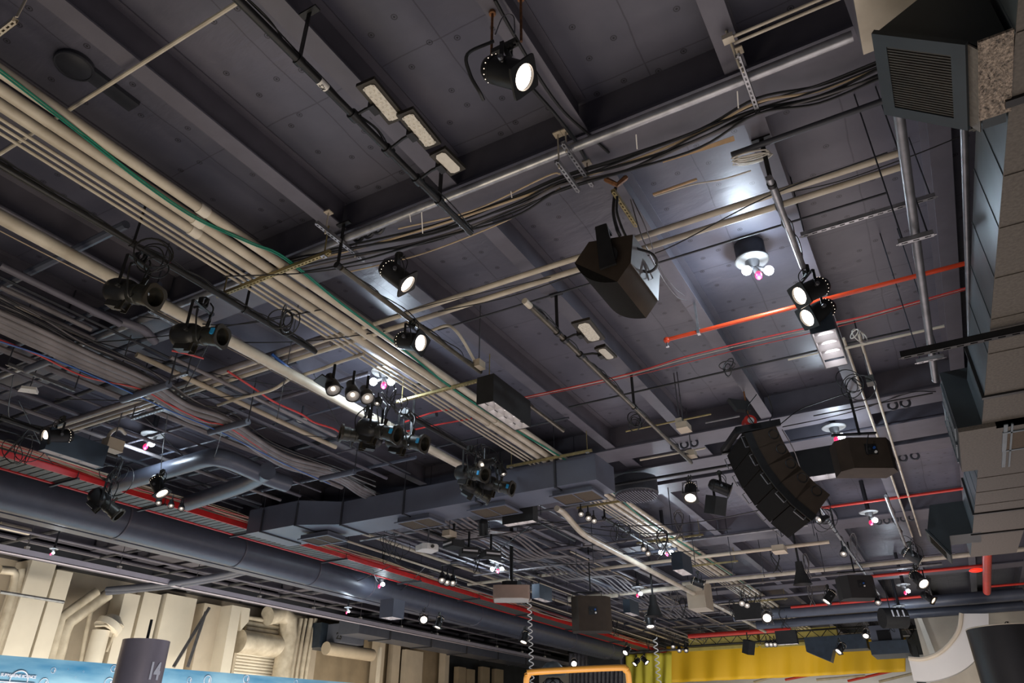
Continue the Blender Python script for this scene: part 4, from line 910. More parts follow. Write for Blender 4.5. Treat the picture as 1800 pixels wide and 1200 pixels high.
for l,px,py,z,a in (('black projector with bright silver slot',797,957,5.8,-.9),('dark projector with tan underside near the bulb pair',824,970,5.75,.3),('black lamp box just above the two bulbs',863,975,5.7,.4)):
    c=at(px,py,z); t=thing('projector',l,'projector',c); g,A,B=boxdir(c,.42,.16,.34,ang=a,ch=.05); g.build('projector_body','black_matte',t); g,A,B=boxdir(c-B*.175 if True else c,.36,.04,.01,ang=a,ch=.01); g.build('vent_slot','louvre_white',t); G().bb(c+Vector((-.02,-.02,.08)),c+Vector((.02,.02,.5))).build('bracket','black_metal',t)
c=at(899,1043,5.15); t=thing('projector','large tan projector on a long black pole','projector',c)
g,A,B=boxdir(c,.95,.32,.7,ang=.0,ch=.08); g.build('projector_body','projector_tan',t); boxdir(c+Vector((0,0,-.165)),.9,.02,.65)[0].build('underside_panel','white_plastic',t)
G().cyl(c+Vector((0,0,.15)),(c.x,c.y,DECK),.05,12).build('drop_pole','black_metal',t); boxdir(c+Vector((0,0,.24)),.5,.1,.4)[0].build('mounting_cradle','black_metal',t)
for k in range(4): G().sphere(c+A*(-.12+.09*k)-B*.22+Vector((0,0,.3)),.02,8,6).build('mounting_bolt','white_plastic',t)
# ======================= junction boxes etc ===============================
for l,px,py,z,w,h,m in (('beige junction box on the bronze pipe by the conduits',842,640,6.35,.16,.1,'beige_box'),('beige cable box clamped right of the far bronze pipe',1195,742,6.4,.16,.1,'beige_box'),('beige ribbed control box beyond the first cable box',1202,750,6.3,.26,.1,'beige_box'),('small beige junction box under the second girder',1216,797,6.4,.2,.1,'beige_box'),('cream junction box on the left lighting pipe',198,782,6.0,.28,.18,'beige_box'),('beige terminal box on the far right conduits',1370,965,6.3,.45,.15,'beige_box'),('tan junction box above the white projector',790,938,6.0,.3,.12,'beige_box'),('small olive box hanging at the right end of the trapeze',1530,668,6.3,.16,.1,'olive_metal')):
    c=at(px,py,z); t=thing('junction_box',l,'junction box',c); G().box(c,(w*.7,w,h)).build('box_body',m,t); G().box(c-Vector((0,0,h/2+.006)),(w*.75,w*1.05,.012)).build('cover_plate',m,t)
    G().cyl(c+Vector((0,0,h/2)),(c.x,c.y,DECK-.02),.01,6).build('hanger_rod','galv_dark',t)
cable('curved beige conduit looping up from the junction box',[(833,632,6.4),(815,600,6.5),(800,580,6.6),(785,572,6.7),(755,582,6.75)],.022,'beige_pipe',name='conduit',cat='pipe',n=10)
cable('beige flexible conduit arching over the lower left box',[(188,775,6.1),(195,760,6.3),(210,753,6.4),(220,762,6.4)],.03,'beige_pipe',name='conduit',cat='pipe',n=10)
# smoke detectors & wall discs
t=thing('ceiling_disc','round dark speaker cover and cable box at the top left','disc',at(130,115,7.1))
c=at(130,117,7.3); G().lathe([(0,-.02),(.13,-.02),(.16,0),(.17,.0),(.17,.05)],28,Matrix.Translation(c),close=True).torus(c,.165,.014,28,6).build('disc','dark_paint',t); G().bb(c+Vector((-.05,-.0,0)),c+Vector((.12,.62,.1))).build('backbox','dark_paint',t)
for l,px,py in (('cream smoke detector on the left beams',530,736),('cream detector below the cream pipe',905,1001)):
    c=at(px,py,6.75); t=thing('smoke_detector',l,'detector',c); G().lathe([(0,-.05),(.07,-.05),(.1,-.02),(.1,0)],20,Matrix.Translation(c),close=True).build('detector_body','beige_pipe',t); G().cyl(c,(c.x,c.y,7.0),.02,8).build('stem','dark_paint',t)
for l,px,py,z in (('cream diamond-shaped plate hanging at the left',50,688,6.1),('cream flap hanging off the grey hoses',211,654,6.2)):
    c=at(px,py,z); A=Rv; t=thing('signal_repeater',l,'device',c); G().prism([c-A*.16,c-A*.04-Fv*.12,c+A*.14-Fv*.06,c+A*.08+Fv*.1],(0,0,0),(0,0,.04)).build('plate','white_plastic',t); G().cyl(c,(c.x,c.y,6.8),.008,6).build('hanger_rod','galv_dark',t)
# wire hook row on the girders
k=0
for y,xs in ((13.3,[-3.9,-3.7,-3.5,.05,.25]),(16.25,[-.25,-.02,.2]),(21.2,[-1.0,-.8,-.6,-.4,-.2]),(4.95,[-4.9,-4.75,-4.6])):
    for x in xs: tag(G().torus((x,y,6.83),.07,.022,16,6,(0,1,0.2)).build('cable_hook','dark_paint'),'dark round cable hooks in rows under the girders','hook','cable hooks under the girders')
# round ribbed duct behind the diffuser duct
t=thing('round_duct','ribbed dark round duct mouth behind the rectangular duct','duct',at(1115,865,6.5))
c=at(1118,858,6.55); g=G(); g.lathe([(.45,-.15),(.47,-.13),(.47,.2),(.0,.2)],32,Matrix.Translation(c)); 
g.build('duct_body','dark_paint',t); g=G()
for i in range(-7,8): x=i*.06; yy=math.sqrt(max(0,.45**2-x*x)); g.bb((c.x+x-.01,c.y-yy,c.z-.2),(c.x+x+.01,c.y+yy,c.z-.15))
g.build('ribs','paint_steel',t)
def atD(px,py,d): return Vector((0,0,CZ))+ray(px,py)*d
def text(name,s,size,loc,xdir,up,m,parent,ext=.004,align='CENTER',off=0):
    cu=bpy.data.curves.new(name,'FONT'); cu.body=s; cu.size=size; cu.extrude=ext; cu.offset=off; cu.align_x=align; cu.align_y='CENTER'
    o=bpy.data.objects.new('tmp',cu); COL.objects.link(o); dg=bpy.context.evaluated_depsgraph_get(); me=bpy.data.meshes.new_from_object(o.evaluated_get(dg)); bpy.data.objects.remove(o); bpy.data.curves.remove(cu)
    me.materials.clear(); me.materials.append(M(m)); q=bpy.data.objects.new(name,me); COL.objects.link(q)
    x=Vector(xdir).normalized(); u=Vector(up); z=x.cross(u).normalized(); u=z.cross(x); q.rotation_mode='QUATERNION'; q.rotation_quaternion=Matrix((x,u,z)).transposed().to_quaternion()
    q.parent=parent; q.location=Vector(loc)-WL[parent.name]; return q
# ======================= walls ============================================
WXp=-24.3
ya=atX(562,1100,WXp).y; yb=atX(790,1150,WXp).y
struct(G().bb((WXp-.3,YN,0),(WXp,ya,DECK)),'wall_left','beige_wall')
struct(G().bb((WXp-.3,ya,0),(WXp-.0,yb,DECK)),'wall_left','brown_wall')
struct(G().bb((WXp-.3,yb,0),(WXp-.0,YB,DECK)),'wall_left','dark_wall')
struct(G().bb((XL,YB,5.9),(XR,YB+.3,DECK)),'wall_back','dark_wall')
struct(G().bb((XL,YB,0),(XR,YB+.3,5.9)),'wall_back','white_wall')
struct(G().bb((WXp,4,6.62),(-22.2,YB,6.72)),'trim_1','dark_paint')
struct(G().bb((-22.4,4,6.5),(-22.2,YB,6.62)),'trim_2','dark_paint')
struct(G().bb((XR,YN,0),(XR+.2,YB,DECK)),'wall_right','dark_wall')
def wbox(label,name,cat,py,pl,pr,ptop,X,dep,m,pbot=None,group=None,extra=None):
    a=atX(pl,py,X); b=atX(pr,py,X); zt=atX((pl+pr)/2,ptop,X).z if ptop else 6.6; zb_=0.0 if pbot is None else atX((pl+pr)/2,pbot,X).z
    g=G().bb((X-dep,a.y,zb_),(X,b.y,min(zt,6.6))); 
    if extra: extra(g,a,b,zt)
    return tag(g.build(name,m),label,cat,group)
wbox('tall cream wall panel at the far left above the blue banner','wall_panel','panel',1000,52,97,986,-23.4,.85,'beige_panel')
wbox('narrower cream wall panel beside the tall far-left one','wall_panel','panel',1012,98,127,1003,-23.5,.75,'beige_panel')
wbox('slim cream pier rising right of the white vessel','wall_panel','panel',1100,205,234,1041,-23.5,.7,'beige_panel')
wbox('plain cream cabinet front right of the slim pier','wall_panel','panel',1100,240,272,1040,-23.8,.4,'beige_panel')
wbox('wide cream panel left of the leaning struts','wall_panel','panel',1110,279,335,1045,-23.7,.5,'beige_panel')
wbox('tan panel behind the leaning struts','wall_panel','panel',1110,350,398,1062,-23.8,.5,'beige_wall')
wbox('bright cream column between the tan panel and big pipe','wall_panel','panel',1110,400,417,1063,-23.2,.9,'beige_panel')
X=-23.25
tag(G().prism([atX(422,1066,X)+Vector((0,.05,0)),atX(440,1069,X),atX(437,1092,X),atX(421,1108,X)+Vector((0,.05,0))],(0,0,0),(-.3,0,0)).build('bracket_plate','beige_panel'),'cream haunch plate at the top of the bright column','bracket')
def vpipe(label,pts,r,m='beige_pipe',X=-23.6,cat='pipe',n=14,dn=True,g2=None,name='wall_pipe'):
    P=[atX(a,b,X) for a,b in pts]
    if dn: P.append(Vector((X,P[-1].y,.2)))
    return tag(G().tube(P,r,n).build(name,m),label,cat,g2)
vpipe('cream wall pipe bending at the extreme left',[(0,1001),(22,1003),(28,1010),(22,1045)],.12)
vpipe('cream wall pipe beside the extreme left one',[(36,1000),(35,1012),(28,1045),(17,1085)],.13)
vpipe('upper slanting cream pipe rising beside the cream panels',[(170,1040),(108,1085),(99,1120)],.15)
vpipe('lower slanting cream pipe rising beside the cream panels',[(190,1044),(122,1092),(113,1110),(103,1150)],.19)
vpipe('thin wall pipe left of the white vessel',[(160,1075),(150,1120),(143,1160)],.07)
vpipe('large cream vertical pipe with elbow near the shutter',[(470,1082),(495,1078),(507,1090),(506,1120),(497,1170)],.36,X=-23.4,n=24)
t=thing('pressure_vessel','white vessel with cone top mounted on the wall','vessel',atX(172,1130,-23.4)); c=atX(172,1130,-23.4); zt=atX(180,1108,-23.4).z; z2=atX(187,1080,-23.4).z
G().cyl((c.x,c.y,1.5),(c.x,c.y,zt),.26,20).build('tank','beige_panel',t); G().cyl((c.x,c.y+.15,zt+.05),(c.x,c.y+.25,z2-.25),.42,20).cyl((c.x,c.y+.25,z2-.25),(c.x,c.y+.3,z2),.42,20,.2).build('hood','beige_panel',t); G().tube([(c.x+.1,c.y+.3,zt-.6),(c.x+.15,c.y+.38,zt),(c.x+.3,c.y-.1,zt+.12),(c.x+.1,c.y-.3,zt+.1)],.04,8).build('pipe_loop','beige_pipe',t)
a=atX(420,1125,-23.6); b=atX(492,1138,-23.6); tag(G().cyl((-23.6,a.y,(a.z+b.z)/2),(-23.6,b.y,(a.z+b.z)/2),.42,24).build('wall_pipe','beige_pipe'),'fat horizontal cream pipe above the roller shutter','pipe')
for k in range(3):
    a=atX(432,1085+9*k,-23.7); b=atX(488,1094+9*k,-23.7); tag(G().cyl((-23.7,a.y,(a.z+b.z)/2),(-23.7,b.y,(a.z+b.z)/2),.09,12).build('wall_pipe','beige_pipe'),'thin horizontal cream pipe over the fat one, '+['top','middle','bottom'][k]+' of three','pipe')
t=thing('roller_shutter','cream ribbed roller shutter below the fat pipe','shutter',atX(450,1160,-23.9)); a=atX(413,1150,-23.9); b=atX(485,1150,-23.9); zt=atX(450,1146,-23.9).z
g=G(); z=zt
while z>.3: g.cyl((-23.95,a.y,z),(-23.95,b.y,z),.055,8); z-=.11
g.build('curtain','beige_panel',t); G().bb((-24,b.y,0),(-23.8,b.y+.12,zt)).bb((-24,a.y-.12,0),(-23.8,a.y,zt)).build('guide_rail','beige_pipe',t)
for k,(px,r) in enumerate(((529,.1),(538,.07),(547,.1),(555,.09))): vpipe('slim vertical cream pipe right of the elbow pipe, '+['first','second','third','last'][k]+' of four',[(px,1087),(px-10,1140),(px-16,1175)],r,X=-23.5)
for k,(a,b) in enumerate((((368,1068),(305,1172)),((362,1075),(330,1172)))): tag(G().tube([atX(*a,-23.3),atX(*b,-23.3)],.07,4).build('strut_channel','galv_dark'),'grey strut leaning against the cream panels, '+('longer','shorter')[k],'strut')
t=thing('switch_cabinet','navy blue electrical cabinet at the end of the pipes','cabinet',atX(585,1115,-23)); a=atX(563,1118,-23); b=atX(640,1128,-23); z1=atX(600,1100,-23).z; z0=atX(600,1143,-23).z
G().bb((-23.9,a.y,z0),(-23,b.y,z1)).build('cabinet_body','navy_steel',t); 
for dy,dz,w in ((.3,.35,.18),(.55,.3,.2),(.32,.15,.15)): G().bb((-23,a.y+dy*2.2,z0+dz*1.6),(-22.98,a.y+dy*2.2+w,z0+dz*1.6+w)).build('paper_label','white_plastic',t)
# brown part of the wall
wbox('brown duct chase with cream edge, lower left of centre','wall_panel','panel',1140,668,668+9,1125,-23.6,.5,'beige_wall')
wbox('tan access panel standing on the brown wall','wall_panel','panel',1170,712,743,1143,-23.6,.25,'beige_wall')
wbox('thin cream pole in front of the brown wall','pole','pole',1160,666,670,1137,-22.6,.1,'beige_panel')
wbox('brown pier left of the thin cream pole','wall_panel','panel',1160,690,703,1127,-23.8,.3,'beige_wall')
wbox('brown pier at the dark end of the wall','wall_panel','panel',1160,783,790,1128,-23.6,.4,'beige_wall')
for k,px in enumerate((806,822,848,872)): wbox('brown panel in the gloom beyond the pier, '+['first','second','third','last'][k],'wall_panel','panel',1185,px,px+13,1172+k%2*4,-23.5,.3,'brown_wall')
t=thing('air_handler','blue-grey air handling unit at lower left of centre','machine',atX(610,1118,-22.6)); a=atX(600,1118,-22.2); b=atX(640,1120,-22.2); z1=atX(620,1098,-22.2).z; z0=atX(620,1131,-22.2).z
G().bb((-23.4,a.y,z0),(-22.2,b.y,z1)).build('unit_body','duct_paint',t); G().bb((-22.2,a.y+.3,z0+.5),(-22.18,a.y+1.4,z1-.3)).build('grille','dark_paint',t); G().cyl((-22.7,a.y-.3,z0-.25),(-22.7,b.y+1.2,z0-.25),.26,16).build('outlet_duct','beige_box',t)
# grey rectangular duct behind the rail
t=thing('air_duct','grey rectangular duct behind the suspended rail','duct',(-21.4,30,5.9)); G().bb((-22.0,24,5.7),(-20.9,42,6.3)).build('duct_body','paint_blue',t)
for y in (26,29,32,35,38): G().bb((-22.04,y-.04,5.66),(-20.86,y+.04,6.34)).build('flange','dark_paint',t)
# blue slanting pipes in front of the panels
for k in (0,1):
    a=atX(188,1036+5*k,-22.6); P=[a,at(300,1025+5*k,6.0),at(380,1012+5*k,6.15),at(432,1000+5*k,6.2)]
    tag(G().tube(smooth(P,5),.085,14).build('conduit','paint_blue'),'blue-grey pipe sloping up from the cream wall, %s one'%('upper','lower')[k],'pipe')
# thin suspended rail at left
tag(G().cyl((-22.9,Yat(0,-22.9,atX(0,1040,-22.9).z),atX(0,1040,-22.9).z),(-22.9,Yat(112,-22.9,atX(0,1040,-22.9).z)+0.0,atX(0,1040,-22.9).z),.05,8).build('suspended_rail','galvanised'),'short thin pale rail crossing the far-left panels','rail')
# ======================= banner with bubbles ==============================
XB=-19.0; A0=atX(-60,1146,XB); A1=atX(700,1206,XB)
t=thing('banner','long blue underwater banner with bubbles along the bottom left','banner',(XB,15,1.0))
mb=bpy.data.materials.new('banner_print'); mb.use_nodes=True; nt=mb.node_tree; b_=nt.nodes['Principled BSDF']; tc=nt.nodes.new('ShaderNodeTexCoord'); mp=nt.nodes.new('ShaderNodeMapping'); mp.inputs['Scale'].default_value=(1,.35,1.6); nz=nt.nodes.new('ShaderNodeTexNoise'); nz.inputs['Scale'].default_value=1.1; nz.inputs['Detail'].default_value=6
rp=nt.nodes.new('ShaderNodeValToRGB'); rp.color_ramp.elements[0].position=.3; rp.color_ramp.elements[0].color=(.03,.22,.42,1); rp.color_ramp.elements[1].position=.68; rp.color_ramp.elements[1].color=(.38,.66,.78,1)
nt.links.new(tc.outputs['Object'],mp.inputs[0]); nt.links.new(mp.outputs[0],nz.inputs['Vector']); nt.links.new(nz.outputs['Fac'],rp.inputs['Fac']); nt.links.new(rp.outputs['Color'],b_.inputs['Base Color']); MATS['banner']=mb; b_.inputs['Roughness'].default_value=.5
G().add([(XB,A0.y,.3),(XB,A1.y,.3),(XB,A1.y,A1.z),(XB,A0.y,A0.z),(XB-.06,A0.y,.3),(XB-.06,A1.y,.3),(XB-.06,A1.y,A1.z),(XB-.06,A0.y,A0.z)],[(0,1,2,3),(4,7,6,5),(0,4,5,1),(1,5,6,2),(2,6,7,3),(3,7,4,0)]).build('banner_cloth','banner',t)
for px,py,r in ((33,1195,25),(94,1178,7),(77,1200,12),(200,1175,8),(191,1200,12),(333,1195,6),(365,1195,10),(433,1193,8),(120,1176,2),(147,1180,2),(133,1190,2),(520,1199,5)):
    c=atX(px,py,XB+.01); e=atX(px+r,py,XB+.01); rr=abs((e-c).length)*.62; g=G(); g.torus(c,rr,rr*.07,32,6,(1,0,0)); 
    if 5<r<20: g.torus(c+Vector((.004,rr*.45,0)),rr*.42,rr*.12,16,6,(1,0,0)) if 0 else g.sphere(c+Vector((0,rr*.5,0)),rr*.32,12,8,(.1,.7,1.7))
    g.build('printed_bubble','white_letter',t)
c=atX(33,1188,XB+.02); text('lettering','SUBMARINE SCIENCE',.085,c,(0,1,0),(0,0,1),'white_letter',t,off=.003)
for k in range(3): text('lettering',['UNIVERSITY OF THE OCEANS','EXHIBITION OF LIFE BELOW','THE SURFACE'][k],.09,c-Vector((0,0,.22+.12*k)),(0,1,0),(0,0,1),'white_letter',t) if 0 else G().bb(c-Vector((0,.42,.15+.075*k)),c-Vector((-.01,-.42+.12*k,.125+.075*k))).build('printed_line','white_letter',t)
# ======================= columns ==========================================
c=atD(258,1126,11.5); t=thing('column_sign','violet-grey cylindrical column numbered 14 at the lower left','column',(c.x,c.y,0))
G().lathe([(.35,0),(.35,c.z-.0),(.335,c.z),(.335,c.z-.05)],40,Matrix.Translation((c.x,c.y,0)),close=True).build('drum','column_grey',t)
G().cyl((c.x,c.y,c.z-.1),(c.x,c.y,c.z+.32),.022,8).build('pole','black_metal',t)
p=atD(262,1181,11.17); cc=Vector((c.x,c.y,0)); d=(Vector((p.x,p.y,0))-cc).normalized(); q=cc+d*.356; q.z=p.z
q=text('number','14',.33,q,Vector((-d.y,d.x,0)),(0,0,1),'white_letter',t,.003,off=.012); q.scale=(.62,1,1)
c=atD(1766,1104,8.4); t=thing('column_sign','dark cylindrical column cut off at the lower right corner','column',(c.x,c.y,0))
G().lathe([(.4,0),(.4,c.z),(.385,c.z),(.385,c.z-.05)],48,Matrix.Translation((c.x,c.y,0)),close=True).build('drum','column_black',t); G().torus((c.x,c.y,c.z),.395,.008,48,6).build('rim','beige_pipe',t)
# ======================= curved white wall at lower right =================
Yw=30.0
def arc(pts): return [atY(a,b,Yw) for a,b in pts]
inn=smooth(arc([(1597,1157),(1622,1158),(1650,1148),(1672,1128),(1686,1105),(1690,1078)]),6); out=smooth(arc([(1606,1196),(1640,1196),(1680,1184),(1712,1162),(1735,1128),(1738,1078)]),6)
t=thing('curved_balustrade','sweeping white curved balustrade at the lower right','balustrade',inn[6]); n=min(len(inn),len(out)); g=G()
for i in range(n-1): g.prism([inn[i],inn[i+1],out[i+1],out[i]],(0,0,0),(0,.5,0))
g.build('panel','white_wall',t); G().tube([p-Vector((0,.03,0)) for p in inn],.07,8).build('top_rail','beige_wall',t)
a=atY(1608,1092,33); b=atY(1800,1060,33); tag(G().bb((a.x,33,0),(XR-.1,33.2,atY(1700,1066,33).z)).build('partition_panel','beige_wall'),'tan partition behind the curved white balustrade','partition')
a=atY(1618,1086,32.4); tag(G().prism([atY(1612,1086,32.4),atY(1620,1086,32.4),atY(1646,1152,32.4),atY(1636,1154,32.4)],(0,0,0),(0,.2,0)).build('post','beige_panel'),'slanted cream post at the left of the tan partition','post')
# ======================= yellow curtain and things around ================
def drape(label,px0,px1,Y,pt0,pt1,pb0,pb1,m,amp,wl,name='curtain'):
    X0=Xat(px0,Y,6); g=G(); a0=atY(px0,pt0,Y); a1=atY(px1,pt1,Y); b0=atY(px0,pb0,Y); b1=atY(px1,pb1,Y); n=int(abs(a1.x-a0.x)/wl*12)+4; v=[];f=[]
    r=random.Random(5); ph=[r.uniform(-.5,.5) for _ in range(n+1)]; m_=10
    for j in range(m_+1):
        w=j/m_
        for i in range(n+1):
            u=i/n; top=a0.lerp(a1,u); bot=b0.lerp(b1,u); p=top.lerp(bot,w); s=math.sin(2*PI*(top.x/wl)+ph[i//12 if i//12<len(ph) else 0]); v.append((p.x,Y+amp*s*(.4+.6*w)+.1*math.sin(u*9+w*3)*amp*4,p.z))
    for j in range(m_):
        for i in range(n): a=j*(n+1)+i; f.append((a,a+1,a+n+2,a+n+1))
    g.add(v,f); me=g.mesh(name,m,70); o=bpy.data.objects.new(name,me); COL.objects.link(o)
    s=o.modifiers.new('thickness','SOLIDIFY'); s.thickness=.02; return o
mat('curtain_yellow',(.68,.42,.012),.62,0,.12,.35,.05,3); mat('curtain_lime',(.62,.56,.06),.62,0,.1,1); mat('cable_bright',(.85,.83,.78),.4,0,.05,5)
mat('curtain_grey',(.16,.16,.19),.7,0,.3,6)
t=thing('curtain','wide mustard-yellow curtain across the end of the hall','curtain',(-7,40,5.5)); 
o=drape('',1172,1592,40,1136,1120,1200,1180,'curtain_yellow',.1,1.3,'drape'); o.parent=t; o.location=-Vector((-7,40,5.5))
g=G(); 
a=atY(1100,1147,39.8); b=atY(1600,1118,39.8); g.cyl((a.x,39.8,a.z),(b.x,39.8,a.z),.06,8); g.build('curtain_track','galv_dark',t)
tag(drape('',1100,1180,39.7,1150,1146,1215,1215,'curtain_lime',.13,.55),'lime-yellow pleated curtain at the left end of the mustard one','curtain')
tag(drape('',1000,1096,39.9,1148,1146,1215,1215,'curtain_grey',.08,.25),'grey string curtain left of the yellow ones','curtain')
a=atY(1035,1150,39.4); b=atY(1090,1172,39.4); tag(G().bb((a.x,39.3,b.z),(b.x,39.5,a.z)).build('speaker_panel','dark_wall'),'dark panel above the grey string curtain','panel')
a=atY(1592,1120,39.5); tag(G().bb((a.x,39.3,0),(a.x+.35,39.9,atY(1590,1135,39.5).z)).build('door_post','dark_wall'),'dark post right of the mustard curtain','post')
# yellow ducts/steel above the curtain
for k,(p0,p1,py0,py1) in enumerate(((1210,1330,1117,1112),(1335,1470,1110,1104))):
    a=atY(p0,py0,38.6); b=atY(p1,py1,38.6); tag(G().bb((a.x,38.5,a.z-.6),(b.x,39,a.z)).bb((a.x,38.4,a.z-.75),(b.x,38.5,a.z-.6)).build('yellow_girder','yellow_steel'),'yellow steel girder above the mustard curtain, %s'%('left','right')[k],'girder')
# black lighting truss in front
a=atY(1200,1136,37.6); b=atY(1450,1118,37.6)
t=thing('lighting_truss','black lighting truss hung in front of the yellow curtain','truss',(a.x,37.6,a.z)); g=G()
for dz in (0,.35): g.cyl((a.x,37.6,a.z+dz),(b.x+2.2,37.6,a.z+dz),.04,8)
n=26
for i in range(n): x=a.x+(b.x+2.2-a.x)*i/n; x2=a.x+(b.x+2.2-a.x)*(i+1)/n; g.cyl((x,37.6,a.z+(0 if i%2 else .35)),(x2,37.6,a.z+(.35 if i%2 else 0)),.018,6)
g.build('truss_frame','black_metal',t)
# blue machine and its duct
a=atY(1528,1102,36); b=atY(1592,1150,36); t=thing('air_handler','big navy air unit hanging at the right end of yellow curtain','machine',(a.x,36,b.z))
G().bb((a.x,35.6,b.z+.5),(b.x,37.4,a.z)).build('unit_body','duct_paint',t); G().bb((a.x-.1,35.4,b.z),(b.x+.2,37.5,b.z+.5)).build('drip_tray','navy_steel',t); q=atY(1540,1108,35.58); w=atY(1568,1124,35.58); G().bb((q.x,35.56,w.z),(w.x,35.6,q.z)).build('grille','dark_opening',t)
a=atY(1415,1121,36.2); b=atY(1527,1140,36.2); tag(G().bb((a.x,35.9,b.z),(b.x,36.9,atY(1500,1116,36.2).z)).prism([(a.x,35.9,b.z),(a.x+.9,35.9,b.z-.45),(a.x+1.1,35.9,b.z)],(0,0,0),(0,.8,0)).build('air_duct','navy_steel'),'navy duct leading left from the navy air unit','duct')
# things seen under the curtain
for k in range(7):
    r=random.Random(k); px=1215+55*k; a=atY(px,1196+r.uniform(-3,3),44); tag(G().tube([a,a+Vector((2.4,0,.25+r.uniform(-.2,.3)))],.06,8).build('conduit','red_pipe' if k%2 else 'beige_pipe'),('red' if k%2 else 'pale')+' pipe glimpsed below the mustard curtain','pipe','pipes glimpsed below the mustard curtain')
# ======================= moving-head with white pattern ===================
c=at(1568,1086,5.6); t=thing('striped_lamp','dark drum lamp with white geometric markings at lower right','light fitting',c)
G().cyl(c-Rv*.35-Fv*.0,c+Rv*.45,.34,20).build('drum','black_matte',t)
for u,w,h in ((-.12,.05,.22),(-.02,.08,.05),(.06,.05,.22),(.15,.08,.05),(.25,.05,.22),(.33,.1,.05),(-.02,.08,.0)): G().prism([c+Rv*u-Fv*.345+Vector((0,0,.0)),c+Rv*(u+w)-Fv*.345,c+Rv*(u+w)-Fv*.3+Vector((0,0,h)),c+Rv*u-Fv*.3+Vector((0,0,h))],(0,0,0),-Fv*.01).build('white_marking','white_letter',t) if h else None
G().cyl(c+Vector((0,0,.3)),(c.x,c.y,DECK-.04),.015,6).build('drop_wire','black_metal',t)
# ======================= orange rail, cords, dish =========================
t=thing('guard_rail','orange tubular guard rail with rounded corners at the bottom','rail',atD(1010,1180,5))
P=[atD(924,1260,5),atD(925,1200,5),atD(929,1186,5),atD(941,1180.5,5),atD(1085,1173,5),atD(1099,1177,5),atD(1105,1190,5),atD(1108,1260,5)]
G().tube(smooth(P,6),.021,14).build('rail_tube','orange_rail',t)
def coil(label,px,py,z0,z1,r,tr,n,dx=0):
    c=at(px,py,z0); pts=[]
    for i in range(n*8+1): a=2*PI*i/8; pts.append(Vector((c.x+r*math.cos(a)+dx*i/(n*8),c.y+r*math.sin(a),z0+(z1-z0)*i/(n*8))))
    tag(G().tube(pts,tr,5).build('coiled_cord','cable_bright'),label,'cable')
coil('white coiled cord hanging below the tan projector',930,1053,5.05,1.0,.055,.013,26,.12)
coil('white coiled cord hanging before the lime curtain',1151,1120,5.0,1.0,.075,.018,20)
c=atD(972,1186,14); t=thing('dish_lamp','pale dish with a black and white lattice globe at the bottom','lamp',c)
G().lathe([(0,.25),(.12,.22),(.22,.12),(.26,0),(.25,0),(.0,.05)],24,Matrix.Translation(c)@Matrix.Scale(1.0,4),close=True).build('dish','duct_metal',t); G().sphere(c+Vector((0,0,-.28)),.24,14,9).build('lattice_globe','galvanised',t); 
for k in range(5): G().torus(c+Vector((0,0,-.28)),.245,.012,20,5,(math.cos(k),math.sin(k),.5)).build('globe_band','black_metal',t)
# ======================= sagging hoses at the left ========================
for k in range(4):
    d=10*k; pts=[(-40,530+d),(60,575+d),(160,622+d*.9),(262,668+d*.8),(330,712+d*.8),(402,738+d*.7),(500,800+d*.6),(590,826+d*.5),(640,858+d*.45),(700,880+d*.4)]
    cable('thick grey hose in the sagging bundle at the left',[(a,b,6.15 if a<580 else (6.15+(a-560)/140*.65)) for a,b in pts],.05 if k else .035,'grey_pipe','thick grey hoses sagging at the left',name='hose',cat='hose',n=10)
for k in range(8):
    r=random.Random(50+k); pts=[(-40,500+5*k),(60,550+4*k),(150,596+5*k),(262,650+3*k),(340,700+3*k+r.uniform(-4,8)),(405,728+2*k),(480,780+4*k),(590,818+2*k),(660,850+3*k)]
    cable('thin dark cable above the grey hoses at the left',[(a,b+r.uniform(-5,5),6.25) for a,b in pts],.012,'cable_grey' if k%2 else 'cable_black','thin dark cables above the grey hoses')
cable('red cable along the lower edge of the grey hoses',[(0,597,6.1),(70,625,6.1),(150,662,6.1),(245,683,6.1),(300,712,6.1),(360,740,6.1),(400,750,6.1),(470,795,6.1)],.012,'cable_red')
cable('blue cable along the lower edge of the grey hoses',[(0,600,6.05),(90,630,6.05),(190,672,6.05),(300,722,6.05),(390,760,6.05),(500,815,6.05),(580,850,6.05)],.011,'cable_blue')
cable('short red cable end among the left pipes',[(302,616,6.3),(330,622,6.3),(358,630,6.3)],.014,'cable_red')
cable('red cable draped along the beam right of the hoses',[(400,652,6.5),(440,678,6.5),(480,705,6.5),(530,728,6.45),(552,742,6.4),(590,755,6.4),(610,772,6.3),(628,767,6.35)],.016,'cable_red')
cable('blue cables beside the cream pipe',[(478,622,6.5),(500,640,6.45),(520,655,6.5),(545,675,6.5)],.022,'cable_blue')
cable('red wires right of the lamp cluster',[(710,742,6.5),(760,725,6.55),(800,718,6.55)],.014,'cable_red')
cable('second red wires right of the lamp cluster',[(715,758,6.5),(760,748,6.5),(830,735,6.55)],.014,'cable_red')
cable('beige conduit bending across the hoses region up to cluster',[(383,712,6.45),(420,700,6.45),(475,686,6.45),(500,672,6.5),(515,664,6.5),(560,650,6.5),(600,635,6.5),(640,622,6.5)],.026,'beige_pipe',name='conduit',cat='pipe',n=10)
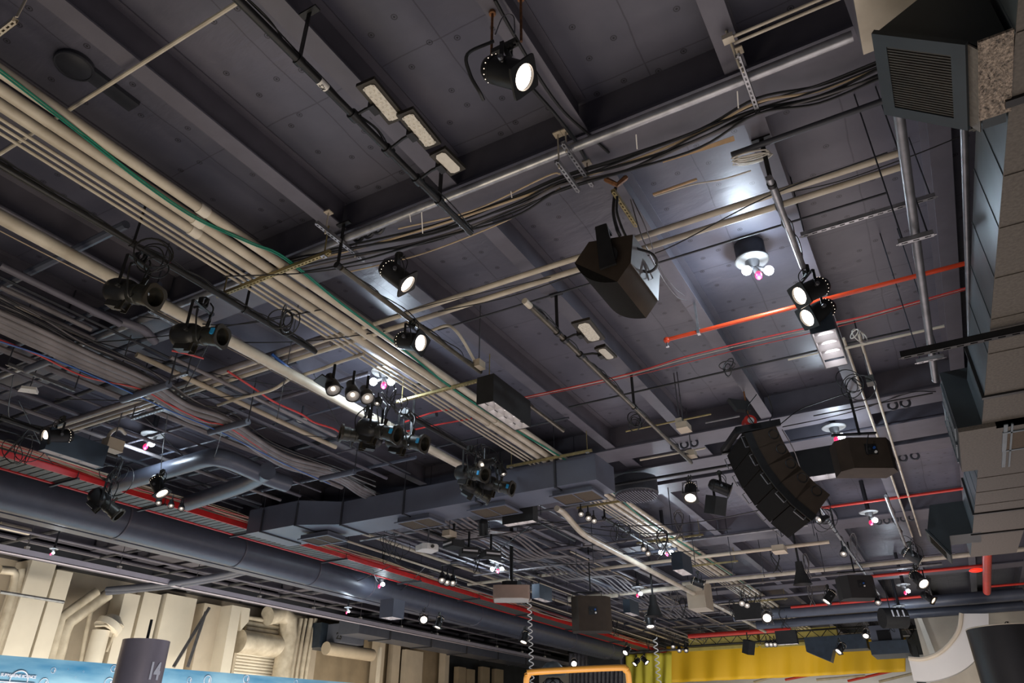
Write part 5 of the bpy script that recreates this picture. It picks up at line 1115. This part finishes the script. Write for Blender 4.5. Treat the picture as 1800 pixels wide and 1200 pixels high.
for l,p0,p1,z in (('short grey support bar under the hoses, nearest',(222,705),(290,672),6.05),('short grey support bar under the hoses, second',(375,762),(430,738),6.05),('short grey support bar under the hoses, farthest',(565,842),(622,828),6.05),('short round grey bar near the left edge',(50,650),(88,632),6.2)):
    a=at(*p0,z); b=at(*p1,z); y=(a.y+b.y)/2; t=thing('support_bar',l,'bracket',((a.x+b.x)/2,y,z)); G().cyl((a.x,y,z),(b.x,y,z),.055,12).build('bar','paint_blue',t); G().cyl((b.x,y,z),(b.x,y,DECK),.01,6).build('threaded_rod','dark_paint',t)
for l,p0,p1,r,m in (('brown conduit at the left above the hoses',(28,537),(150,590),.03,'beige_box'),('long tan conduit right of the grey hoses',(240,620),(590,788),.04,'beige_box'),('grey conduit right of the long tan one',(300,620),(590,772),.03,'grey_pipe'),('dark pipe along the left beam, upper one',(0,462),(212,573),.045,'paint_steel'),('dark pipe along the left beam, lower one',(0,500),(160,582),.03,'grey_pipe'),('grey pipe pair left of the long cream pipe',(0,520),(165,596),.03,'grey_pipe'),('tan wall-side pipe behind the round duct',(0,922),(52,935),.09,'beige_pipe')):
    pipeA(l,p0,p1,6.55 if py_ is None else 6.55,r,m) if 0 else pipeA(l,p0,p1,6.5,r,m)
a=at(222,455,6.5)
# slotted bars at left
for l,p0,p1,ax in (('slotted strut behind the two big profile spots',(270,545),(330,590),'y'),('slotted bar left of the grey hoses',(12,642),(130,688),'y'),('pale slotted strut in the dark bay at left',(232,738),(300,716),'x'),('slotted grey strut beside beige conduits at left',(300,668),(328,658),'x')):
    a=at(*p0,6.3); b=at(*p1,6.3); t=thing('strut_channel',l,'bracket',(a+b)/2)
    if ax=='y': channel(a.y,b.y,(a.x+b.x)/2,6.3,axis='y',pitch=.09).build('channel','galv_dark',t)
    else: channel(a.x,b.x,(a.y+b.y)/2,6.3,pitch=.07).build('channel','galvanised',t)
    for q in (a,b): qq=Vector(((a.x+b.x)/2,q.y,6.3)) if ax=='y' else Vector((q.x,(a.y+b.y)/2,6.3)); G().cyl(qq,(qq.x,qq.y,DECK),.009,6).build('threaded_rod','dark_paint',t)
# two round ducts with elbows above the tray
for l,pts,r in (('dark round pipe with elbow above the tray, longer one',[(170,862),(250,838),(330,815),(368,804),(395,806),(430,820),(470,838),(505,850)],.17),('dark round pipe with elbow above the tray, shorter one',[(330,884),(380,868),(430,850),(455,838),(470,828)],.17)):
    tag(G().tube(smooth([at(a,b,6.35) for a,b in pts],5),r,20).build('round_pipe','paint_blue'),l,'pipe')
tag(G().tube(smooth([at(a,b,6.6) for a,b in [(160,545),(200,560),(250,578),(272,600)]],5),.06,12).build('round_pipe','paint_steel'),'dark bent pipe behind the left profile spotlights','pipe')
# ======================= background pipes (real runs) =====================
k=0
for p0,p1,z,r,m,l in (((1200,1027),(1800,963),6.4,.07,'beige_pipe','long cream pipe crossing behind the far dark speaker'),
    ((1290,1084),(1800,1043),6.3,.2,'paint_blue','thick blue-grey pipe under the ceiling at lower right, upper'),((1330,1097),(1800,1066),6.1,.17,'paint_blue','thick blue-grey pipe at lower right, lower'),
    ((1427,895),(1693,858),6.75,.035,'red_pipe','red sprinkler pipe right of the line array'),((1507,1015),(1735,993),6.5,.05,'red_pipe','red pipe joining the tall red pipe from the left'),
    ((1735,1030),(1800,1026),6.5,.04,'red_pipe','red pipe at the right edge'),((1210,1119),(1390,1104),6.2,.1,'red_pipe','fat red pipe above the yellow curtain'),
    ((1390,1062),(1620,1053),6.45,.05,'red_pipe','red pipe above the blue-grey pipes'),((1050,870),(1300,800),6.5,.03,'black_metal','black pipe holding the two spotlights left of line array'),
    ((1200,953),(1420,920),6.5,.03,'galv_dark','grey strut pipe under the line array foot'),((1060,985),(1190,958),6.5,.05,'paint_blue','blue-lit pipe beneath the bright bulb pair'),
    ((1075,1005),(1180,985),6.45,.06,'paint_blue','blue-lit pipe left of the small black downlight'),((1090,1044),(1200,1030),6.3,.08,'beige_pipe','cream pipe running left from the beige box'),
    ((1000,1052),(1085,1045),6.25,.1,'beige_pipe','cream pipe continuing left toward the projector'),((1240,745),(1300,728),6.8,.02,'galv_dark','thin conduit under the second girder'),
    ((700,790),(1000,745),6.84,.02,'dark_paint','dark line behind the beige conduits'),((1430,733),(1640,688),6.8,.012,'cable_black','thin dark line across the second girder'),
    ((1100,760),(1250,725),6.7,.016,'brass_channel','thin brass tube left of the cable box'),((1125,812),(1240,783),6.6,.02,'beige_pipe','cream tube under the second girder'),
    ((1385,633),(1445,618),6.7,.014,'beige_pipe','pale tube left of the bright downlight'),((1485,610),(1660,575),6.7,.02,'beige_pipe','pale tube right of the bright downlight'),
    ((940,978),(1200,930),6.5,.03,'grey_pipe','grey tube across the far bays, first'),((900,1010),(1140,970),6.5,.03,'grey_pipe','grey tube across the far bays, second')):
    pipeB(l,p0,p1,z,r,m)
a=at(1739,945,6.0); b=at(1732,1040,6.0); tag(G().cyl(((a.x+b.x)/2,a.y,6.0),((a.x+b.x)/2,b.y,6.0),.11,18).build('steel_pipe','red_pipe'),'fat red pipe running away at the right, near the intake hood','pipe')
tag(G().sphere(at(1716,1002,6.2),.12,14,8,(1.6,1,.5)).build('warning_lamp','red_lit'),'glowing red warning lamp left of the fat red pipe','lamp')
rr=random.Random(11)
k2=[o for o in bpy.data.objects if o.name.startswith('paper_tag')][0]; WL[k2.name]=WL['lighting_pipe']+k2.location; tx=text('lettering','K2',.05,WL[k2.name]+Vector((0,0,-.0375)),(.3,-1,0),(1,.3,0),'black_matte',k2,.002)
cb=bpy.data.objects['air_handler']; u=atX(596,1118,-22.17); text('lettering','23',.35,u,(0,1,0),(0,0,1),'black_matte',cb,.003,off=.01)
for k in range(26):
    x=-13.9+.27*k+rr.uniform(-.1,.1)
    if x>-7.75: x=-13.9+rr.uniform(0,6)
    y0=rr.choice((13.2,14.5,16,19)); y1=rr.choice((27,33,38,43)); z=rr.uniform(6.25,6.8); m=rr.choice(('grey_pipe','grey_pipe','paint_steel','paint_steel','galv_dark','beige_box','paint_blue'))
    if abs(x-WX)<.2: continue
    tag(G().cyl((x,y0,z),(x,y1,z),rr.choice((.02,.03,.045)),8).build('conduit',m),'conduit running away in the tangle beyond the duct','pipe','conduits running away beyond the duct')
for k in range(20):
    y=13.6+1.5*k+rr.uniform(-.3,.3); z=rr.uniform(6.25,6.75); x0=rr.uniform(-14,-9); x1=x0+rr.uniform(4,12); m=rr.choice(('grey_pipe','paint_blue','dark_paint','galv_dark','paint_steel','beige_box'))
    tag(G().cyl((x0,y,z),(min(x1,.6),y,z),rr.choice((.025,.035,.05)),8).build('cross_conduit',m),'conduit crossing the hall in the tangle beyond the duct','pipe','conduits crossing beyond the duct')
for k in range(9):   # left bays
    x=-14+.62*k; m=rr.choice(('grey_pipe','paint_steel','dark_paint','paint_steel')); tag(G().cyl((x,rr.uniform(.5,4),6.62),(x,11.5,6.62),rr.choice((.02,.035,.05)),8).build('conduit',m),'dark conduit running away in the left bays','pipe','dark conduits in the left bays')
for k in range(12):
    y=1.6+.85*k+rr.uniform(-.2,.2); tag(G().cyl((-14.2,y,6.7),(rr.choice((-7.6,-8.5,-6.9)),y,6.7),rr.choice((.02,.035,.05)),8).build('cross_conduit',rr.choice(('dark_paint','paint_steel','paint_blue'))),'dark conduit crossing the left bays','pipe','dark conduits crossing the left bays')
for k in range(10):
    x=-23+.8*k; z=rr.uniform(6.3,6.8)
    if abs(x+20.4)<.3 or abs(x+16)<.8: continue
    tag(G().cyl((x,6,z),(x,42,z),rr.choice((.04,.06,.09)),8).build('conduit',rr.choice(('dark_paint','paint_steel','dark_paint'))),'dark pipe behind the round duct','pipe','dark pipes behind the round duct')
for k in range(14):
    y=8+2.4*k; tag(G().cyl((-23.5,y,6.55),(-15.2,y,6.55),rr.choice((.04,.06)),8).build('cross_conduit','dark_paint'),'dark pipe crossing behind the round duct','pipe','dark pipes crossing behind the round duct')
for k in range(9):   # hoses draped beyond the duct
    x=-10.6+.16*k; pts=[]
    for j in range(6): pts.append(Vector((x+rr.uniform(-.05,.05)+.12*j,13.4+3.1*j,6.5))); pts.append(Vector((x+.12*j+.06,13.4+3.1*j+1.5,6.28)))
    cable('grey hose draped between bars beyond the duct',pts,.028,'grey_pipe','grey hoses draped beyond the duct',name='hose',cat='hose')
for k in range(46):
    x=rr.uniform(-13.8,-1.5); y=rr.uniform(14,40); z=rr.uniform(5.7,6.3)
    if abs(x+6.1)<.6: continue
    tag(G().cyl((x,y,z),(x,y,DECK),.01,5).build('hanger_rod','dark_paint'),'thin dark hanger rod dropping from the deck far away','rod','thin hanger rods far down the hall')
for k in range(26):
    x=rr.uniform(-13.8,.3); y=rr.uniform(16,38); z=rr.uniform(5.9,6.4); r=rr.uniform(.1,.2); n=18; pts=[Vector((x+r*math.cos(i*1.3)*rr.uniform(.5,1),y+r*math.sin(i*1.3)*rr.uniform(.5,1),z+.35*math.sin(i*.9))) for i in range(n)]
    tag(G().tube(smooth(pts,3),.012,5).build('cable_loop','cable_black' if k%3 else 'cable_grey'),'loose loop of cable hanging among the far pipes','cable','loose cable loops among the far pipes')
# tangles on nearer lighting pipes
for l,px,py,s in (('tangle of black cable above the left profile spotlights',270,455,.2),('tangle of cable hung right of the left lighting pipe',502,560,.16),('tangle of black wires by the lamp cluster',690,705,.2),('tangle of cable over the lamp tangle below conduits',850,800,.22),('loops of wire hanging on the bronze far pipe',1122,742,.14),('tangle of cable over the left edge spotlight',30,790,.3),('tangle of cable above the tray spotlight',205,835,.28),('wire tangle at the foot of the bright downlight',1500,675,.2),('wire tangle at right below the line array',1450,905,.3),('wire tangle beside the two small far spots',1310,1045,.3),('wire tangle over the far right spotlights',1600,965,.25),('wire tangle at the lower right near the navy unit',1515,1100,.4),('wire tangle left of the yellow curtain',1178,1118,.45),('wire tangle under the second diffuser',690,960,.4),('wire tangle beyond the fourth diffuser',1090,930,.25),('wire tangle behind the tan projector',935,1028,.3),('black loop hanging under the black cable run',1284,645,.12),('cream wire coil right of the bright downlight',1510,592,.12)):
    c=at(px,py,6.2); r=random.Random(px); m='cable_white' if 'cream' in l else 'cable_black'; g=G()
    for q in range(5 if s>.13 else 3):
        ax=Vector((r.uniform(-1,1),r.uniform(-1,1),r.uniform(-.4,.4))); g.torus(c+Vector((r.uniform(-s,s)*.5,r.uniform(-s,s)*.5,r.uniform(-s,s)*.5)),s*r.uniform(.5,1.1),.008,20,5,ax)
    tag(g.build('cable_coil',m),l,'cable coil')
for k in range(16):
    r=random.Random(900+k); a=at(r.uniform(0,560),r.uniform(470,760),r.uniform(6.3,6.7)); b=a+Vector((r.uniform(1.2,4)*r.choice((-1,1)),r.uniform(.3,3.5),r.uniform(-.1,.1)))
    cable('thin black wire strung loosely among the left pipes',[a,a.lerp(b,.5)-Vector((0,0,r.uniform(.05,.2))),b],.008,'cable_black','thin black wires among the left pipes',n=5)
for k in range(16):
    r=random.Random(1900+k); a=at(r.uniform(620,1250),r.uniform(900,1040),r.uniform(6.2,6.6)); b=a+Vector((r.uniform(1.5,5)*r.choice((-1,1)),r.uniform(.3,4),r.uniform(-.1,.1)))
    cable('thin black wire strung loosely beyond the rectangular duct',[a,a.lerp(b,.5)-Vector((0,0,r.uniform(.05,.3))),b],.012,'cable_black','thin black wires beyond the duct',n=5)
# straps
for k,(px,py,py2) in enumerate(((720,375,390),(741,372,410),(1118,236,262),(1296,160,190),(898,336,348))): tag(G().tube([at(px,py,6.6),at(px+2,py2,6.55)],.006,5).build('cable_tie','white_plastic'),'white cable tie tail on the girder bundle','cable tie','white cable ties on the girder bundle')
# ======================= light ============================================
W=bpy.data.worlds.new('world'); S.world=W; W.use_nodes=True; W.node_tree.nodes['Background'].inputs[0].default_value=(.5,.55,.7,1); W.node_tree.nodes['Background'].inputs[1].default_value=.12
def area(x,y,z,sx,sy_,e,col,rot=(PI,0,0)):
    l=bpy.data.lights.new('fill_light','AREA'); l.shape='RECTANGLE'; l.size=sx; l.size_y=sy_; l.energy=e; l.color=col  # unseen fill lamps, added to brighten the ceiling, walls and curtain
    o=bpy.data.objects.new('fill_light',l); COL.objects.link(o); o.location=(x,y,z); o.rotation_euler=rot; return o
area(0,6,.6,5,8,130,(1,.89,.86)); area(-2,18,.6,8,10,390,(1,.87,.86)); area(-9,10,.6,6,8,90,(.9,.88,1)); area(-8,30,.6,10,12,260,(.85,.88,1)); area(-5.5,2.5,.6,3,4,110,(1,.87,.68)); area(-17,16,.6,4,14,110,(.95,.85,.95))
area(-20.2,15,.8,1.5,20,820,(1,.92,.80),(0,R(125),0)); area(-17.2,14,.5,1,12,480,(1,.95,.9),(0,R(100),0)); area(-1.5,3,.8,1.5,1.5,45,(1,.9,.85),(R(75),0,R(60))); l=area(-18,28,1.6,2,8,130,(1,.82,.6),(0,R(90),0)); area(-4,44.5,3.4,14,1,60,(.95,.95,1),(R(90),0,0)); 
l=area(-8,36.5,1.2,10,1.5,230,(1,.88,.6),(R(120),0,0))
l=area(-1,26,1.0,3,3,160,(1,.92,.85),(R(105),0,0))
S.view_settings.view_transform='Standard'; S.view_settings.look='None'; S.view_settings.gamma=1; S.view_settings.use_curve_mapping=False; S.view_settings.exposure=0.3
S.cycles.use_denoising=True; S.cycles.max_bounces=5; S.cycles.diffuse_bounces=3; S.cycles.glossy_bounces=3; S.cycles.sample_clamp_indirect=3; S.cycles.sample_clamp_direct=0; S.cycles.caustics_reflective=False; S.cycles.caustics_refractive=False
